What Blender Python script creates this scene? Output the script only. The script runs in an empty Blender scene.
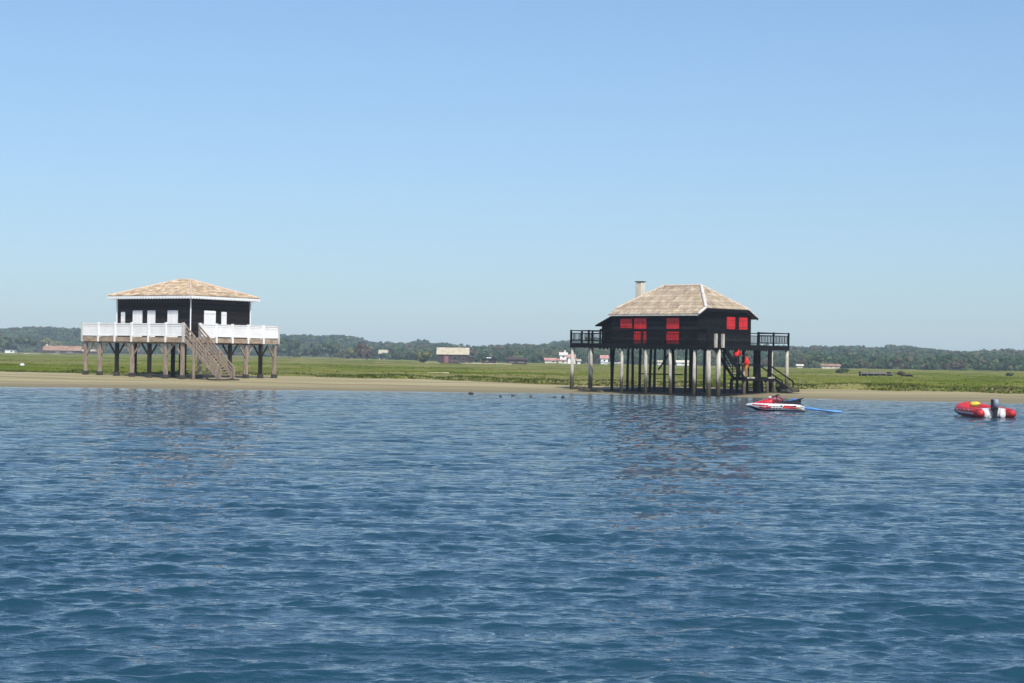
import bpy, math, random
import numpy as np
from mathutils import Vector, Matrix
random.seed(7); rng = np.random.default_rng(11)
PI = math.pi
scn = bpy.context.scene
COL = scn.collection
# ------------------------------------------------------------------ camera maths
FPX, CX, CY, HC, ROLL = 1800.0, 512.0, 341.5, 2.7, 0.015
PITCH = math.atan(15.5/FPX)
cr, sr, cp, sp = math.cos(ROLL), math.sin(ROLL), math.cos(PITCH), math.sin(PITCH)
FW = Vector((0, cp, sp)); UP0 = Vector((0, -sp, cp)); RT0 = Vector((1, 0, 0))
RT = RT0*cr + UP0*sr; UPV = UP0*cr - RT0*sr
def P(px, py, d):
    """world point at ground distance d seen at this place of the photograph (used to survey positions)"""
    v = FW*FPX + RT*(px-CX) - UPV*(py-CY)
    return Vector((0, 0, HC)) + v*(d/v.y)
def hor(px): return 357.0 + math.tan(ROLL)*(px-CX)
def GX(px, d): return P(px, hor(px), d).x
def proj(p):
    v = Vector(p)-Vector((0, 0, HC)); k = v.dot(FW)
    return CX+FPX*v.dot(RT)/k, CY-FPX*v.dot(UPV)/k
cam = bpy.data.cameras.new('camera'); camo = bpy.data.objects.new('camera', cam); COL.objects.link(camo)
M = Matrix((RT, UPV, -FW)).transposed().to_4x4(); M.translation = Vector((0, 0, HC))
camo.matrix_world = M
cam.sensor_width = 36.0; cam.lens = FPX/1024*36.0; cam.clip_start = 0.5; cam.clip_end = 20000
scn.camera = camo
# ------------------------------------------------------------------ world, sun
SUN_EL, SUN_AZ = math.radians(52), math.radians(160)      # azimuth clockwise from +Y
w = bpy.data.worlds.new('World'); scn.world = w; w.use_nodes = True
nt = w.node_tree; nt.nodes.clear()
sky = nt.nodes.new('ShaderNodeTexSky'); sky.sky_type = 'NISHITA'; sky.sun_disc = False
sky.sun_elevation = SUN_EL; sky.sun_rotation = SUN_AZ
sky.altitude = 0; sky.air_density = 1.2; sky.dust_density = 1.9; sky.ozone_density = 6.3
bg = nt.nodes.new('ShaderNodeBackground'); bg.inputs[1].default_value = 0.15
out = nt.nodes.new('ShaderNodeOutputWorld')
tcw = nt.nodes.new('ShaderNodeTexCoord'); mpw = nt.nodes.new('ShaderNodeMapping'); mpw.inputs['Location'].default_value = (0, 0, .045)
nt.links.new(tcw.outputs['Generated'], mpw.inputs[0]); nt.links.new(mpw.outputs[0], sky.inputs[0])
nt.links.new(sky.outputs[0], bg.inputs[0]); nt.links.new(bg.outputs[0], out.inputs[0])
sl = bpy.data.lights.new('sun', 'SUN'); sl.energy = 3.7; sl.angle = math.radians(0.53); sl.color = (1.0, 0.95, 0.87)
so = bpy.data.objects.new('sun', sl); COL.objects.link(so)
sd = Vector((math.cos(SUN_EL)*math.sin(SUN_AZ), math.cos(SUN_EL)*math.cos(SUN_AZ), math.sin(SUN_EL)))
so.rotation_euler = sd.to_track_quat('Z', 'Y').to_euler()
vs = scn.view_settings; vs.view_transform = 'Standard'; vs.look = 'None'; vs.gamma = 1; vs.use_curve_mapping = False
vs.exposure = 0.16
# ------------------------------------------------------------------ materials
def nodes(name):
    m = bpy.data.materials.new(name); m.use_nodes = True
    t = m.node_tree; b = t.nodes['Principled BSDF']
    return m, t, b
def L(t, a, b): t.links.new(a, b)
def coords(t, scale=(1, 1, 1), kind='Object'):
    tc = t.nodes.new('ShaderNodeTexCoord'); mp = t.nodes.new('ShaderNodeMapping')
    mp.inputs['Scale'].default_value = scale; L(t, tc.outputs[kind], mp.inputs[0]); return mp.outputs[0]
def noise(t, vec, scale, detail=3, rough=0.55):
    n = t.nodes.new('ShaderNodeTexNoise'); n.inputs['Scale'].default_value = scale
    n.inputs['Detail'].default_value = detail; n.inputs['Roughness'].default_value = rough
    L(t, vec, n.inputs['Vector']); return n.outputs[0]
def ramp(t, fac, stops):
    r = t.nodes.new('ShaderNodeValToRGB'); e = r.color_ramp.elements
    while len(e) > 1: e.remove(e[-1])
    e[0].position = stops[0][0]; e[0].color = (*stops[0][1], 1)
    for p, c in stops[1:]:
        x = e.new(p); x.color = (*c, 1)
    L(t, fac, r.inputs[0]); return r.outputs[0]
def mixc(t, fac, a, b, mode='MIX'):
    n = t.nodes.new('ShaderNodeMix'); n.data_type = 'RGBA'; n.blend_type = mode
    for s, v in ((0, fac), (6, a), (7, b)):
        if hasattr(v, 'node'): L(t, v, n.inputs[s])
        else: n.inputs[s].default_value = v if s == 0 else (*v, 1)
    return n.outputs[2]
def bump(t, b, h, strength, dist):
    n = t.nodes.new('ShaderNodeBump'); n.inputs['Strength'].default_value = strength
    n.inputs['Distance'].default_value = dist; L(t, h, n.inputs['Height']); L(t, n.outputs[0], b.inputs['Normal'])
def pm(name, c1, c2, scale=3.0, stretch=(1, 1, 1), rough=0.8, bmp=0.0, tone=False, lo=0.35, hi=0.65, spec=.4):
    m, t, b = nodes(name); v = coords(t, stretch); f = noise(t, v, scale, 5)
    c = ramp(t, f, [(lo, c1), (hi, c2)])
    if tone:
        a = t.nodes.new('ShaderNodeAttribute'); a.attribute_name = 'tone'
        c = mixc(t, 1.0, c, a.outputs['Color'], 'MULTIPLY')
    L(t, c, b.inputs['Base Color']); b.inputs['Roughness'].default_value = rough; b.inputs['Specular IOR Level'].default_value = spec
    if bmp: bump(t, b, f, 0.6, bmp)
    return m
MT = {}
MT['black_wood'] = pm('black_wood', (0.003, 0.003, 0.005), (0.012, 0.0115, 0.013), 2.0, (1, 1, 6), 0.85, 0.02, spec=.12, tone=True)
MT['brown_black_wood'] = pm('brown_black_wood', (0.005, 0.004, 0.005), (0.020, 0.014, 0.013), 2.0, (1, 1, 6), 0.85, 0.02, spec=.15, tone=True)
MT['tarred'] = pm('tarred_wood', (0.004, 0.004, 0.005), (0.014, 0.012, 0.011), 3, (1, 1, .3), 0.85, spec=.12)
MT['white_paint'] = pm('white_paint', (0.80, 0.80, 0.78), (0.90, 0.89, 0.87), 1.5, (1, 1, .5), 0.55)
MT['cream'] = pm('cream_render', (0.62, 0.55, 0.42), (0.74, 0.68, 0.55), 2.5, (1, 1, 1), 0.8)
MT['timber'] = pm('weathered_timber', (0.20, 0.145, 0.105), (0.38, 0.30, 0.235), 2.2, (3, 3, .5), 0.85, 0.01)
MT['timber_board'] = pm('deck_board', (0.26, 0.19, 0.13), (0.45, 0.35, 0.25), 1.3, (1, 1, 3), 0.85)
MT['red_paint'] = pm('red_paint', (0.44, 0.014, 0.018), (0.72, 0.03, 0.034), 2.5, (4, 4, .6), 0.5)
MT['tile_l'] = pm('canal_tile_orange', (0.37, 0.255, 0.155), (0.60, 0.475, 0.32), 2.2, (1, 1, 1), 0.85, tone=True, lo=.40, hi=.60)
MT['tile_r'] = pm('canal_tile_pale', (0.35, 0.275, 0.19), (0.49, 0.40, 0.285), 1.4, (1, 1, 1), 0.85, tone=True)
MT['bank_sand'] = pm('bank_sand', (0.30, 0.27, 0.15), (0.60, 0.52, 0.34), .5, (1, .3, 1), 0.9)
MT['mortar'] = pm('pale_mortar', (0.50, 0.45, 0.38), (0.70, 0.66, 0.58), 3, (1, 1, 1), 0.9)
MT['ridge_tile'] = pm('ridge_tile', (0.50, 0.36, 0.25), (0.68, 0.54, 0.40), 3, (1, 1, 1), 0.9)
MT['dark_post'] = pm('dark_brown_post', (0.008, 0.006, 0.005), (0.03, 0.023, 0.018), 3, (1, 1, .3), 0.85, spec=.12)
MT['concrete'] = pm('dark_wet_concrete', (0.03, 0.03, 0.025), (0.07, 0.065, 0.05), 5, (1, 1, 1), 0.7)
MT['rock'] = pm('wet_rock', (0.012, 0.012, 0.010), (0.05, 0.045, 0.035), 4, (1, 1, 1), 0.6, 0.03)
MT['weed'] = pm('dark_seaweed', (0.02, 0.018, 0.008), (0.07, 0.055, 0.025), 4, (1, 1, 1), 0.7, 0.03)
MT['bark'] = pm('bark', (0.06, 0.04, 0.03), (0.14, 0.10, 0.075), 4, (1, 1, .3), 0.9)
MT['leaf'] = pm('dark_foliage', (0.025, 0.05, 0.02), (0.07, 0.10, 0.035), .25, (1, 1, 1), 0.7, tone=True)
MT['leaf_olive'] = pm('olive_foliage', (0.09, 0.11, 0.03), (0.17, 0.16, 0.05), .35, (1, 1, 1), 0.7, tone=True)
MT['leaf_brown'] = pm('brownish_foliage', (0.06, 0.05, 0.03), (0.13, 0.09, 0.05), .35, (1, 1, 1), 0.7, tone=True)
MT['dark_glass'] = pm('dark_glass', (0.01, 0.012, 0.015), (0.02, 0.022, 0.026), 1, rough=0.15)
MT['rust_tile'] = pm('far_rust_tile', (0.24, 0.125, 0.08), (0.40, 0.25, 0.16), .5, (1, 1, 1), 0.85)
MT['pink_tile'] = pm('far_pink_tile', (0.42, 0.19, 0.16), (0.55, 0.30, 0.25), .6, (1, 1, 1), 0.85)
MT['straw'] = pm('pale_sheet_roof', (0.38, 0.33, 0.22), (0.52, 0.46, 0.33), .8, (1, 1, 1), 0.8)
MT['pink_wood'] = pm('faded_pink_wood', (0.22, 0.09, 0.10), (0.30, 0.13, 0.14), 2, rough=.7)
MT['grey_wood'] = pm('grey_planks', (0.16, 0.14, 0.125), (0.28, 0.25, 0.23), 2, (1, 1, 5), rough=.85)
MT['dark_wood'] = pm('dark_brown_planks', (0.035, 0.022, 0.02), (0.08, 0.05, 0.042), 2, (1, 1, 5), rough=.85)
def post_mat(name, dry1, dry2, wet, zl):
    m, t, b = nodes(name); v = coords(t, (2.5, 2.5, .6)); f = noise(t, v, 2.0, 5)
    c = ramp(t, f, [(.35, dry1), (.65, dry2)])
    g = t.nodes.new('ShaderNodeNewGeometry'); s = t.nodes.new('ShaderNodeSeparateXYZ'); L(t, g.outputs[0], s.inputs[0])
    a = t.nodes.new('ShaderNodeMath'); a.operation = 'MULTIPLY_ADD'; L(t, f, a.inputs[0]); a.inputs[1].default_value = 1.2; L(t, s.outputs[2], a.inputs[2])
    r = t.nodes.new('ShaderNodeMapRange'); L(t, a.outputs[0], r.inputs[0]); r.inputs[1].default_value = zl+.35; r.inputs[2].default_value = zl+.95
    c2 = mixc(t, r.outputs[0], wet, c); L(t, c2, b.inputs['Base Color']); b.inputs['Roughness'].default_value = .85
    return m
MT['pale_post'] = post_mat('pale_weathered_post', (0.34, 0.305, 0.245), (0.58, 0.535, 0.45), (0.10, 0.085, 0.05), 1.25)
MT['brown_post'] = post_mat('brown_weathered_post', (0.21, 0.155, 0.115), (0.38, 0.30, 0.24), (0.15, 0.12, 0.09), .6)
def plain(name, c, rough=.5, metal=0.0):
    return pm(name, tuple(x*.68 for x in c), c, 4.0, rough=rough)
MT['jet_white'] = plain('gelcoat_white', (0.80, 0.80, 0.80), .25)
MT['jet_red'] = plain('gelcoat_red', (0.62, 0.03, 0.035), .3)
MT['maroon'] = plain('maroon_plastic', (0.13, 0.008, 0.02), .4)
MT['black_rub'] = plain('black_rubber', (0.015, 0.015, 0.02), .5)
MT['navy'] = plain('navy_plastic', (0.01, 0.018, 0.07), .4)
MT['blue_seat'] = plain('blue_vinyl', (0.05, 0.16, 0.50), .4)
MT['light_blue'] = plain('light_blue_foam', (0.10, 0.36, 0.72), .5)
MT['hypalon'] = plain('red_hypalon', (0.60, 0.025, 0.03), .5)
MT['grey_hyp'] = plain('grey_hypalon', (0.22, 0.23, 0.30), .5)
MT['yellow'] = plain('yellow_fabric', (0.75, 0.55, 0.06), .7)
MT['grey_metal'] = plain('grey_cowl', (0.30, 0.34, 0.42), .35)
MT['skin'] = plain('skin', (0.42, 0.23, 0.15), .6)
MT['hair'] = plain('hair', (0.03, 0.02, 0.012), .8)
MT['jacket'] = plain('red_jacket', (0.80, 0.03, 0.022), .7)
MT['orange'] = plain('orange_shorts', (0.85, 0.30, 0.04), .7)
MT['dark_cloth'] = plain('dark_cloth', (0.02, 0.02, 0.028), .8)
MT['yellow_post'] = plain('yellowed_wood', (0.5, 0.42, 0.22), .8)
# ------------------------------------------------------------------ mesh builder
class MB:
    def __init__(s): s.v = []; s.f = []; s.t = []
    def face(s, pts, tone=1.0):
        n = len(s.v); s.v += [tuple(p) for p in pts]; s.f.append(tuple(range(n, n+len(pts)))); s.t.append(tone)
    def box(s, x0, x1, y0, y1, z0, z1, tone=1.0):
        n = len(s.v)
        s.v += [(x0, y0, z0), (x1, y0, z0), (x1, y1, z0), (x0, y1, z0), (x0, y0, z1), (x1, y0, z1), (x1, y1, z1), (x0, y1, z1)]
        for q in ((0, 3, 2, 1), (4, 5, 6, 7), (0, 1, 5, 4), (1, 2, 6, 5), (2, 3, 7, 6), (3, 0, 4, 7)):
            s.f.append(tuple(n+i for i in q)); s.t.append(tone)
    def bar(s, a, b, w, h, up=(0, 0, 1), tone=1.0):
        a = Vector(a); b = Vector(b); d = (b-a).normalized(); u = Vector(up)
        if abs(d.dot(u)) > .99: u = Vector((1, 0, 0))
        sx = d.cross(u).normalized(); sy = sx.cross(d).normalized(); n = len(s.v)
        for p in (a, b):
            for i, j in ((-1, -1), (1, -1), (1, 1), (-1, 1)): s.v.append(tuple(p+sx*(i*w/2)+sy*(j*h/2)))
        for q in ((0, 1, 2, 3), (7, 6, 5, 4), (0, 4, 5, 1), (1, 5, 6, 2), (2, 6, 7, 3), (3, 7, 4, 0)):
            s.f.append(tuple(n+i for i in q)); s.t.append(tone)
    def tube(s, pts, rads, seg=10, tone=1.0, cap=True, sq=1.0):
        n0 = len(s.v); pts = [Vector(p) for p in pts]
        if not hasattr(rads, '__len__'): rads = [rads]*len(pts)
        for i, p in enumerate(pts):
            d = (pts[min(i+1, len(pts)-1)]-pts[max(i-1, 0)]).normalized()
            u = Vector((0, 0, 1)) if abs(d.z) < .95 else Vector((1, 0, 0))
            sx = d.cross(u).normalized(); sy = sx.cross(d).normalized()
            for k in range(seg):
                a = 2*PI*k/seg; s.v.append(tuple(p+sx*math.cos(a)*rads[i]+sy*math.sin(a)*rads[i]*sq))
        for i in range(len(pts)-1):
            for k in range(seg):
                a = n0+i*seg+k; b = n0+i*seg+(k+1) % seg
                s.f.append((a, b, b+seg, a+seg)); s.t.append(tone)
        if cap:
            s.f.append(tuple(n0+k for k in range(seg))[::-1]); s.t.append(tone)
            s.f.append(tuple(n0+(len(pts)-1)*seg+k for k in range(seg))); s.t.append(tone)
    def loft(s, rings, tone=1.0, cap=True):
        n0 = len(s.v); m = len(rings[0])
        for r in rings: s.v += [tuple(p) for p in r]
        for i in range(len(rings)-1):
            for k in range(m):
                a = n0+i*m+k; b = n0+i*m+(k+1) % m
                s.f.append((a, b, b+m, a+m)); s.t.append(tone)
        if cap:
            s.f.append(tuple(n0+k for k in range(m))[::-1]); s.t.append(tone)
            s.f.append(tuple(n0+(len(rings)-1)*m+k for k in range(m))); s.t.append(tone)
    def blob(s, c, r, seed=0, amp=.2, nu=10, nv=7):
        R = random.Random(seed); ph = [R.uniform(0, 6.28) for _ in range(6)]; rings = []
        for j in range(nv):
            th = PI*(j+.5)/nv; ring = []
            for k in range(nu):
                a = 2*PI*k/nu; q = 1+amp*(math.sin(2*a+ph[0]+th*2)+.6*math.sin(3*a+ph[1]-th*3)+.5*math.sin(5*a+ph[2]))/2+R.uniform(-amp, amp)*.4
                ring.append((c[0]+r[0]*q*math.sin(th)*math.cos(a), c[1]+r[1]*q*math.sin(th)*math.sin(a), c[2]+r[2]*q*math.cos(th)))
            rings.append(ring)
        s.loft(rings)
    def build(s, name, mat, parent=None, smooth=False, bevel=0):
        me = bpy.data.meshes.new(name); me.from_pydata(s.v, [], s.f)
        me.materials.append(MT[mat] if isinstance(mat, str) else mat)
        ca = me.color_attributes.new('tone', 'FLOAT_COLOR', 'CORNER'); arr = []
        for f, t in zip(s.f, s.t):
            c = (t, t, t, 1.0) if not hasattr(t, '__len__') else (*t, 1.0)
            arr += list(c)*len(f)
        ca.data.foreach_set('color', arr)
        if smooth: me.polygons.foreach_set('use_smooth', [True]*len(me.polygons))
        me.validate(); me.update()
        o = bpy.data.objects.new(name, me); COL.objects.link(o)
        if parent: o.parent = parent
        if bevel:
            b = o.modifiers.new('bevel', 'BEVEL'); b.width = bevel; b.segments = 2; b.limit_method = 'ANGLE'
        return o
def tag(o, label=None, cat=None, group=None, kind=None):
    if label: o['label'] = label
    if cat: o['category'] = cat
    if group: o['group'] = group
    if kind: o['kind'] = kind
    return o
def thing(name, loc, rz=0, **k):
    o = bpy.data.objects.new(name, None); COL.objects.link(o); o.empty_display_size = .3
    o.location = loc; o.rotation_euler = (0, 0, rz); return tag(o, **k)
def one(name, mat, parent, fn, **k):
    m = MB(); fn(m); return m.build(name, mat, parent, **k)
def bx(name, mat, parent, *a, **k):
    m = MB(); m.box(*a); return m.build(name, mat, parent, **k)
# ------------------------------------------------------------------ terrain functions
SH_T = [-4, (0-512)/1800, (100-512)/1800, -.1, 0, .027, .05, .08, .115, .15, .19, .27, 4]
SH_Y = [128, 128, 131, 134, 135, 137, 136.5, 135.3, 134.6, 132.5, 128, 125.5, 122]
ED_T = [-4, -.257, -.15, -.09, -.02, .02, .1, .19, .27, 4]
ED_Y = [168, 167, 166, 163, 157, 150, 149, 148, 140, 138]
def shore(x, y):
    t = x/np.maximum(y, 1); return np.interp(t, SH_T, SH_Y)+.8*np.sin(x*.19+2)+.5*np.sin(x*.31)+.35*np.sin(x*.83+1)
def gedge(x, y):
    t = x/np.maximum(y, 1)
    return np.interp(t, ED_T, ED_Y)+1.0*np.sin(x*.21+.5)+.7*np.sin(x*.57)+.35*np.sin(x*1.7+2)
def vnoise(x, y, k, seed):
    r = np.random.default_rng(seed); o = 0
    for i in range(7):
        a = r.uniform(0, 2*PI); f = k*r.uniform(.6, 1.8); o = o+np.sin((x*math.cos(a)+y*math.sin(a))*f+r.uniform(0, 6.28))
    return o/2.6
def sand_z(x, y):
    s = y-shore(x, y)
    z = np.where(s < 0, .06*s, .62*(1-np.exp(-np.maximum(s, 0)*.075)))
    z = z+np.clip((s-18)*.004, 0, .04)
    return z+.035*vnoise(x*.5, y, .5, 3)*np.clip(s/6, 0, 1)
def marsh_z(x, y):
    e = gedge(x, y); k = np.clip((y-e)/1.4, 0, 1); k = k*k*(3-2*k)
    t_ = x/np.maximum(y, 1); base = .72+np.clip((y-e)/500, 0, 1)*(.25-.60*np.clip((t_+.11)/.07, 0, 1))
    return np.where(k > 0, base*1+.16*k-.16*(1-k)-.12+.10*vnoise(x, y, .35, 5)*k+.06*vnoise(x, y, 1.3, 6)*k, -.6)
def gz(x, y):
    x = np.array([x]); y = np.array([y]); return float(max(sand_z(x, y)[0], marsh_z(x, y)[0] if y > gedge(x, y)[0] else -9))
def grid(name, X, Y, Z, mat, smooth=True, attrs=None):
    r, c = X.shape; co = np.stack([X, Y, Z], -1).reshape(-1, 3).astype(np.float32)
    i = np.arange((r-1)*(c-1)); a = (i//(c-1))*c+i % (c-1)
    f = np.stack([a, a+1, a+c+1, a+c], -1).astype(np.int32)
    me = bpy.data.meshes.new(name); me.vertices.add(len(co)); me.vertices.foreach_set('co', co.ravel())
    me.loops.add(f.size); me.loops.foreach_set('vertex_index', f.ravel())
    me.polygons.add(len(f)); me.polygons.foreach_set('loop_start', np.arange(0, f.size, 4, dtype=np.int32))
    me.polygons.foreach_set('loop_total', np.full(len(f), 4, dtype=np.int32))
    if smooth: me.polygons.foreach_set('use_smooth', np.ones(len(f), dtype=bool))
    for k, v in (attrs or {}).items():
        at = me.attributes.new(k, 'FLOAT', 'POINT'); at.data.foreach_set('value', v.reshape(-1).astype(np.float32))
    me.update(); me.validate(); me.materials.append(mat)
    o = bpy.data.objects.new(name, me); COL.objects.link(o); return o
def tcols(n, dense=.34, wide=3.0, side=40):
    c = np.linspace(-dense, dense, n); s = dense+(wide-dense)*np.linspace(0, 1, side)[1:]**2
    return np.concatenate([-s[::-1], c, s])
# ------------------------------------------------------------------ water
def water():
    ys = [-60, -40, -25, -15, -8, -3, 0, 2, 4, 6, 8]
    y = 8.0
    while y < 139.5:
        y += min(max(y, 11)**2/4860*.45, .20); ys.append(y)
    ys = np.array(ys, float); T = tcols(900)
    Y = np.repeat(ys[:, None], len(T), 1); W = np.sqrt(Y*Y+100)
    X = T[None, :]*W
    dy = np.gradient(ys)[:, None]; dxs = (2*.34/900*W[:, :1])
    H = np.zeros_like(X); DX = np.zeros_like(X); DY = np.zeros_like(X)
    sh = shore(X, Y); fade = np.clip((sh-Y)/9, 0.0, 1); fade = .02+.98*fade**.8
    N = 150
    for i in range(N):
        lam = 0.11*(2.1/0.11)**((i+rng.random())/N)
        th = rng.normal(0.08, 0.40 if lam > 1.0 else .52)
        k = 2*PI/lam; kx, ky = k*math.sin(th), -k*math.cos(th)
        slope = .0132*(.9 if lam < .25 else 1.3 if lam < .9 else .8 if lam < 1.8 else .45)
        a = slope/k*1.25; ph = rng.uniform(0, 2*PI)
        wt = np.clip((lam/(max(.25, abs(math.cos(th)))*dy)-2.2)/2.0, 0, 1)
        if wt.max() <= 0: continue
        sel = wt[:, 0] > 0
        p = kx*X[sel]+ky*Y[sel]+ph
        s_, c_ = np.sin(p), np.cos(p); ww = a*wt[sel]*fade[sel]
        H[sel] += ww*c_; DX[sel] -= ww*s_*kx/k*1.2; DY[sel] -= ww*s_*ky/k*.65
    # gusts: patches where the chop is stronger or weaker
    g = np.clip(.92+.22*vnoise(X*.5, Y, .12, 21)+.20*vnoise(X*.6, Y, .9, 22), .4, 1.7)
    H *= g; DX *= g; DY *= g
    m, t, b = nodes('sea_water')
    geo = t.nodes.new('ShaderNodeNewGeometry'); mp = t.nodes.new('ShaderNodeMapping'); mp.inputs['Scale'].default_value = (.55, 1, 1)
    L(t, geo.outputs[0], mp.inputs[0])
    n1 = noise(t, mp.outputs[0], 6.0, 4, .6); n2 = noise(t, mp.outputs[0], 1.7, 3, .6)
    at = t.nodes.new('ShaderNodeAttribute'); at.attribute_name = 'calm'
    at2 = t.nodes.new('ShaderNodeAttribute'); at2.attribute_name = 'shallow'
    add = t.nodes.new('ShaderNodeMath'); add.operation = 'MULTIPLY_ADD'; L(t, n2, add.inputs[0]); add.inputs[1].default_value = 2.2; L(t, n1, add.inputs[2])
    n3 = noise(t, mp.outputs[0], .55, 2, .5); add2 = t.nodes.new('ShaderNodeMath'); add2.operation = 'MULTIPLY_ADD'; L(t, n3, add2.inputs[0]); add2.inputs[1].default_value = 4.0; L(t, add.outputs[0], add2.inputs[2]); add = add2
    bm = t.nodes.new('ShaderNodeBump'); bm.inputs["Distance"].default_value = .27
    st = t.nodes.new('ShaderNodeMapRange'); L(t, at.outputs['Fac'], st.inputs[0]); st.inputs[3].default_value = 1.0; st.inputs[4].default_value = .1
    L(t, st.outputs[0], bm.inputs['Strength']); L(t, add.outputs[0], bm.inputs['Height']); L(t, bm.outputs[0], b.inputs['Normal'])
    c = ramp(t, noise(t, mp.outputs[0], .05, 2), [(.3, (0.008, 0.040, 0.062)), (.7, (0.011, 0.049, 0.074))])
    c = mixc(t, at2.outputs['Fac'], c, (0.11, 0.105, 0.075))
    L(t, c, b.inputs['Base Color']); b.inputs['Roughness'].default_value = .05; b.inputs['IOR'].default_value = 1.38
    calm = np.maximum(.90*(1-np.clip((Y-22)/60, 0, 1)), 1.1*np.clip(1-(sh-Y-2.5)/4, 0, 1)); shal = np.clip(1-(sh-Y)/42, 0, 1)**1.6*.85
    o = grid('water', X+DX, Y+DY, H, m, attrs={'calm': calm, 'shallow': shal})
    tag(o, kind='structure')
water()
# ------------------------------------------------------------------ sand and marsh
def ground():
    ys = np.concatenate([np.arange(95, 120, 2.5), np.arange(120, 180, .35), np.arange(180, 190, 4)]); T = tcols(420)
    Y = np.repeat(ys[:, None], len(T), 1); X = T[None, :]*Y
    m, t, b = nodes('beach_sand')
    geo = t.nodes.new('ShaderNodeNewGeometry'); mp = t.nodes.new('ShaderNodeMapping'); mp.inputs['Scale'].default_value = (.10, .8, 1)
    L(t, geo.outputs[0], mp.inputs[0])
    f = noise(t, mp.outputs[0], .6, 5, .6)
    c = ramp(t, f, [(.30, (0.31, 0.25, 0.125)), (.5, (0.375, 0.312, 0.165)), (.70, (0.47, 0.405, 0.24))])
    at = t.nodes.new('ShaderNodeAttribute'); at.attribute_name = 'wet'
    fine = noise(t, geo.outputs[0], 5, 5, .7)
    c = mixc(t, at.outputs['Fac'], c, (0.185, 0.16, 0.10))
    am = t.nodes.new('ShaderNodeAttribute'); am.attribute_name = 'hut_shade'; c = mixc(t, am.outputs['Fac'], c, (0.012, 0.011, 0.009))  # near-black painted into the sand to deepen the shadow under the right hut
    c = mixc(t, .5, c, ramp(t, fine, [(.3, (.55, .55, .55)), (.7, (1, 1, 1))]), 'MULTIPLY')
    L(t, c, b.inputs['Base Color']); b.inputs['Roughness'].default_value = .85; b.inputs['Specular IOR Level'].default_value = .08; bump(t, b, fine, .8, .05)
    s = Y-shore(X, Y); wet = .75*np.clip(1.25-s/(6.5+1.5*vnoise(X*.3, Y*0, .3, 41)+3*np.clip((X/Y-.1)/.1, 0, 1)), 0, 1)
    px = 512+1800*X/Y; e = gedge(X, Y)
    wet = np.maximum(wet, np.clip((px-780)/120, 0, 1)*np.exp(-((Y-131.5-1.0*np.sin(X*.1))/1.6)**2)*.8)
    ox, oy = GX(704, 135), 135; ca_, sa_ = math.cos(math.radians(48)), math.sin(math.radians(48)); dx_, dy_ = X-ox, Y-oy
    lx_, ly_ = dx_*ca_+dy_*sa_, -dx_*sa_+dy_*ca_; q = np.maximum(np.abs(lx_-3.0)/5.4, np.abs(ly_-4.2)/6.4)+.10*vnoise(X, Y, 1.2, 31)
    hut_shade = np.clip((1.08-q)/.18, 0, 1)  # painted shadow mask: soft-edged footprint of the right hut
    bands = .5+.5*np.sin(Y*.75+.6*vnoise(X*.3, Y, .12, 17)*2+X*.01)
    wet = np.maximum(wet, .55*np.clip((bands-.72)/.2, 0, 1)*np.clip((s-3)/3, 0, 1)*np.clip(.5+vnoise(X*.2, Y, .1, 18), 0, 1))
    tag(grid('sand', X, Y, sand_z(X, Y), m, attrs={'wet': wet, 'hut_shade': hut_shade}), kind='structure')
    # marsh
    ys = np.concatenate([np.arange(134, 190, .45), 190*(3200/190)**np.linspace(0, 1, 330)]); 
    Y = np.repeat(ys[:, None], len(T), 1); X = T[None, :]*Y
    m, t, b = nodes('marsh_grass_ground')
    geo = t.nodes.new('ShaderNodeNewGeometry'); mp = t.nodes.new('ShaderNodeMapping'); mp.inputs['Scale'].default_value = (.5, .22, 1)
    L(t, geo.outputs[0], mp.inputs[0])
    f = noise(t, mp.outputs[0], .12, 6, .62); f2 = noise(t, geo.outputs[0], 1.3, 5, .7); f3 = noise(t, geo.outputs[0], .01, 4, .6)
    c = ramp(t, f, [(.38, (0.082, 0.112, 0.010)), (.48, (0.122, 0.155, 0.018)), (.58, (0.175, 0.19, 0.035)), (.70, (0.25, 0.21, 0.09))])
    c = mixc(t, .55, c, ramp(t, f2, [(.3, (.45, .5, .4)), (.7, (1.1, 1.1, 1.05))]), 'MULTIPLY')
    c = mixc(t, ramp(t, f3, [(.44, (0, 0, 0)), (.60, (.6, .6, .6))]), c, (0.28, 0.23, 0.12))
    L(t, c, b.inputs['Base Color']); b.inputs['Roughness'].default_value = .95; b.inputs['Specular IOR Level'].default_value = 0; bump(t, b, f2, 1, .25)
    tag(grid('marsh', X, Y, marsh_z(X, Y), m), kind='structure')
ground()
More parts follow.
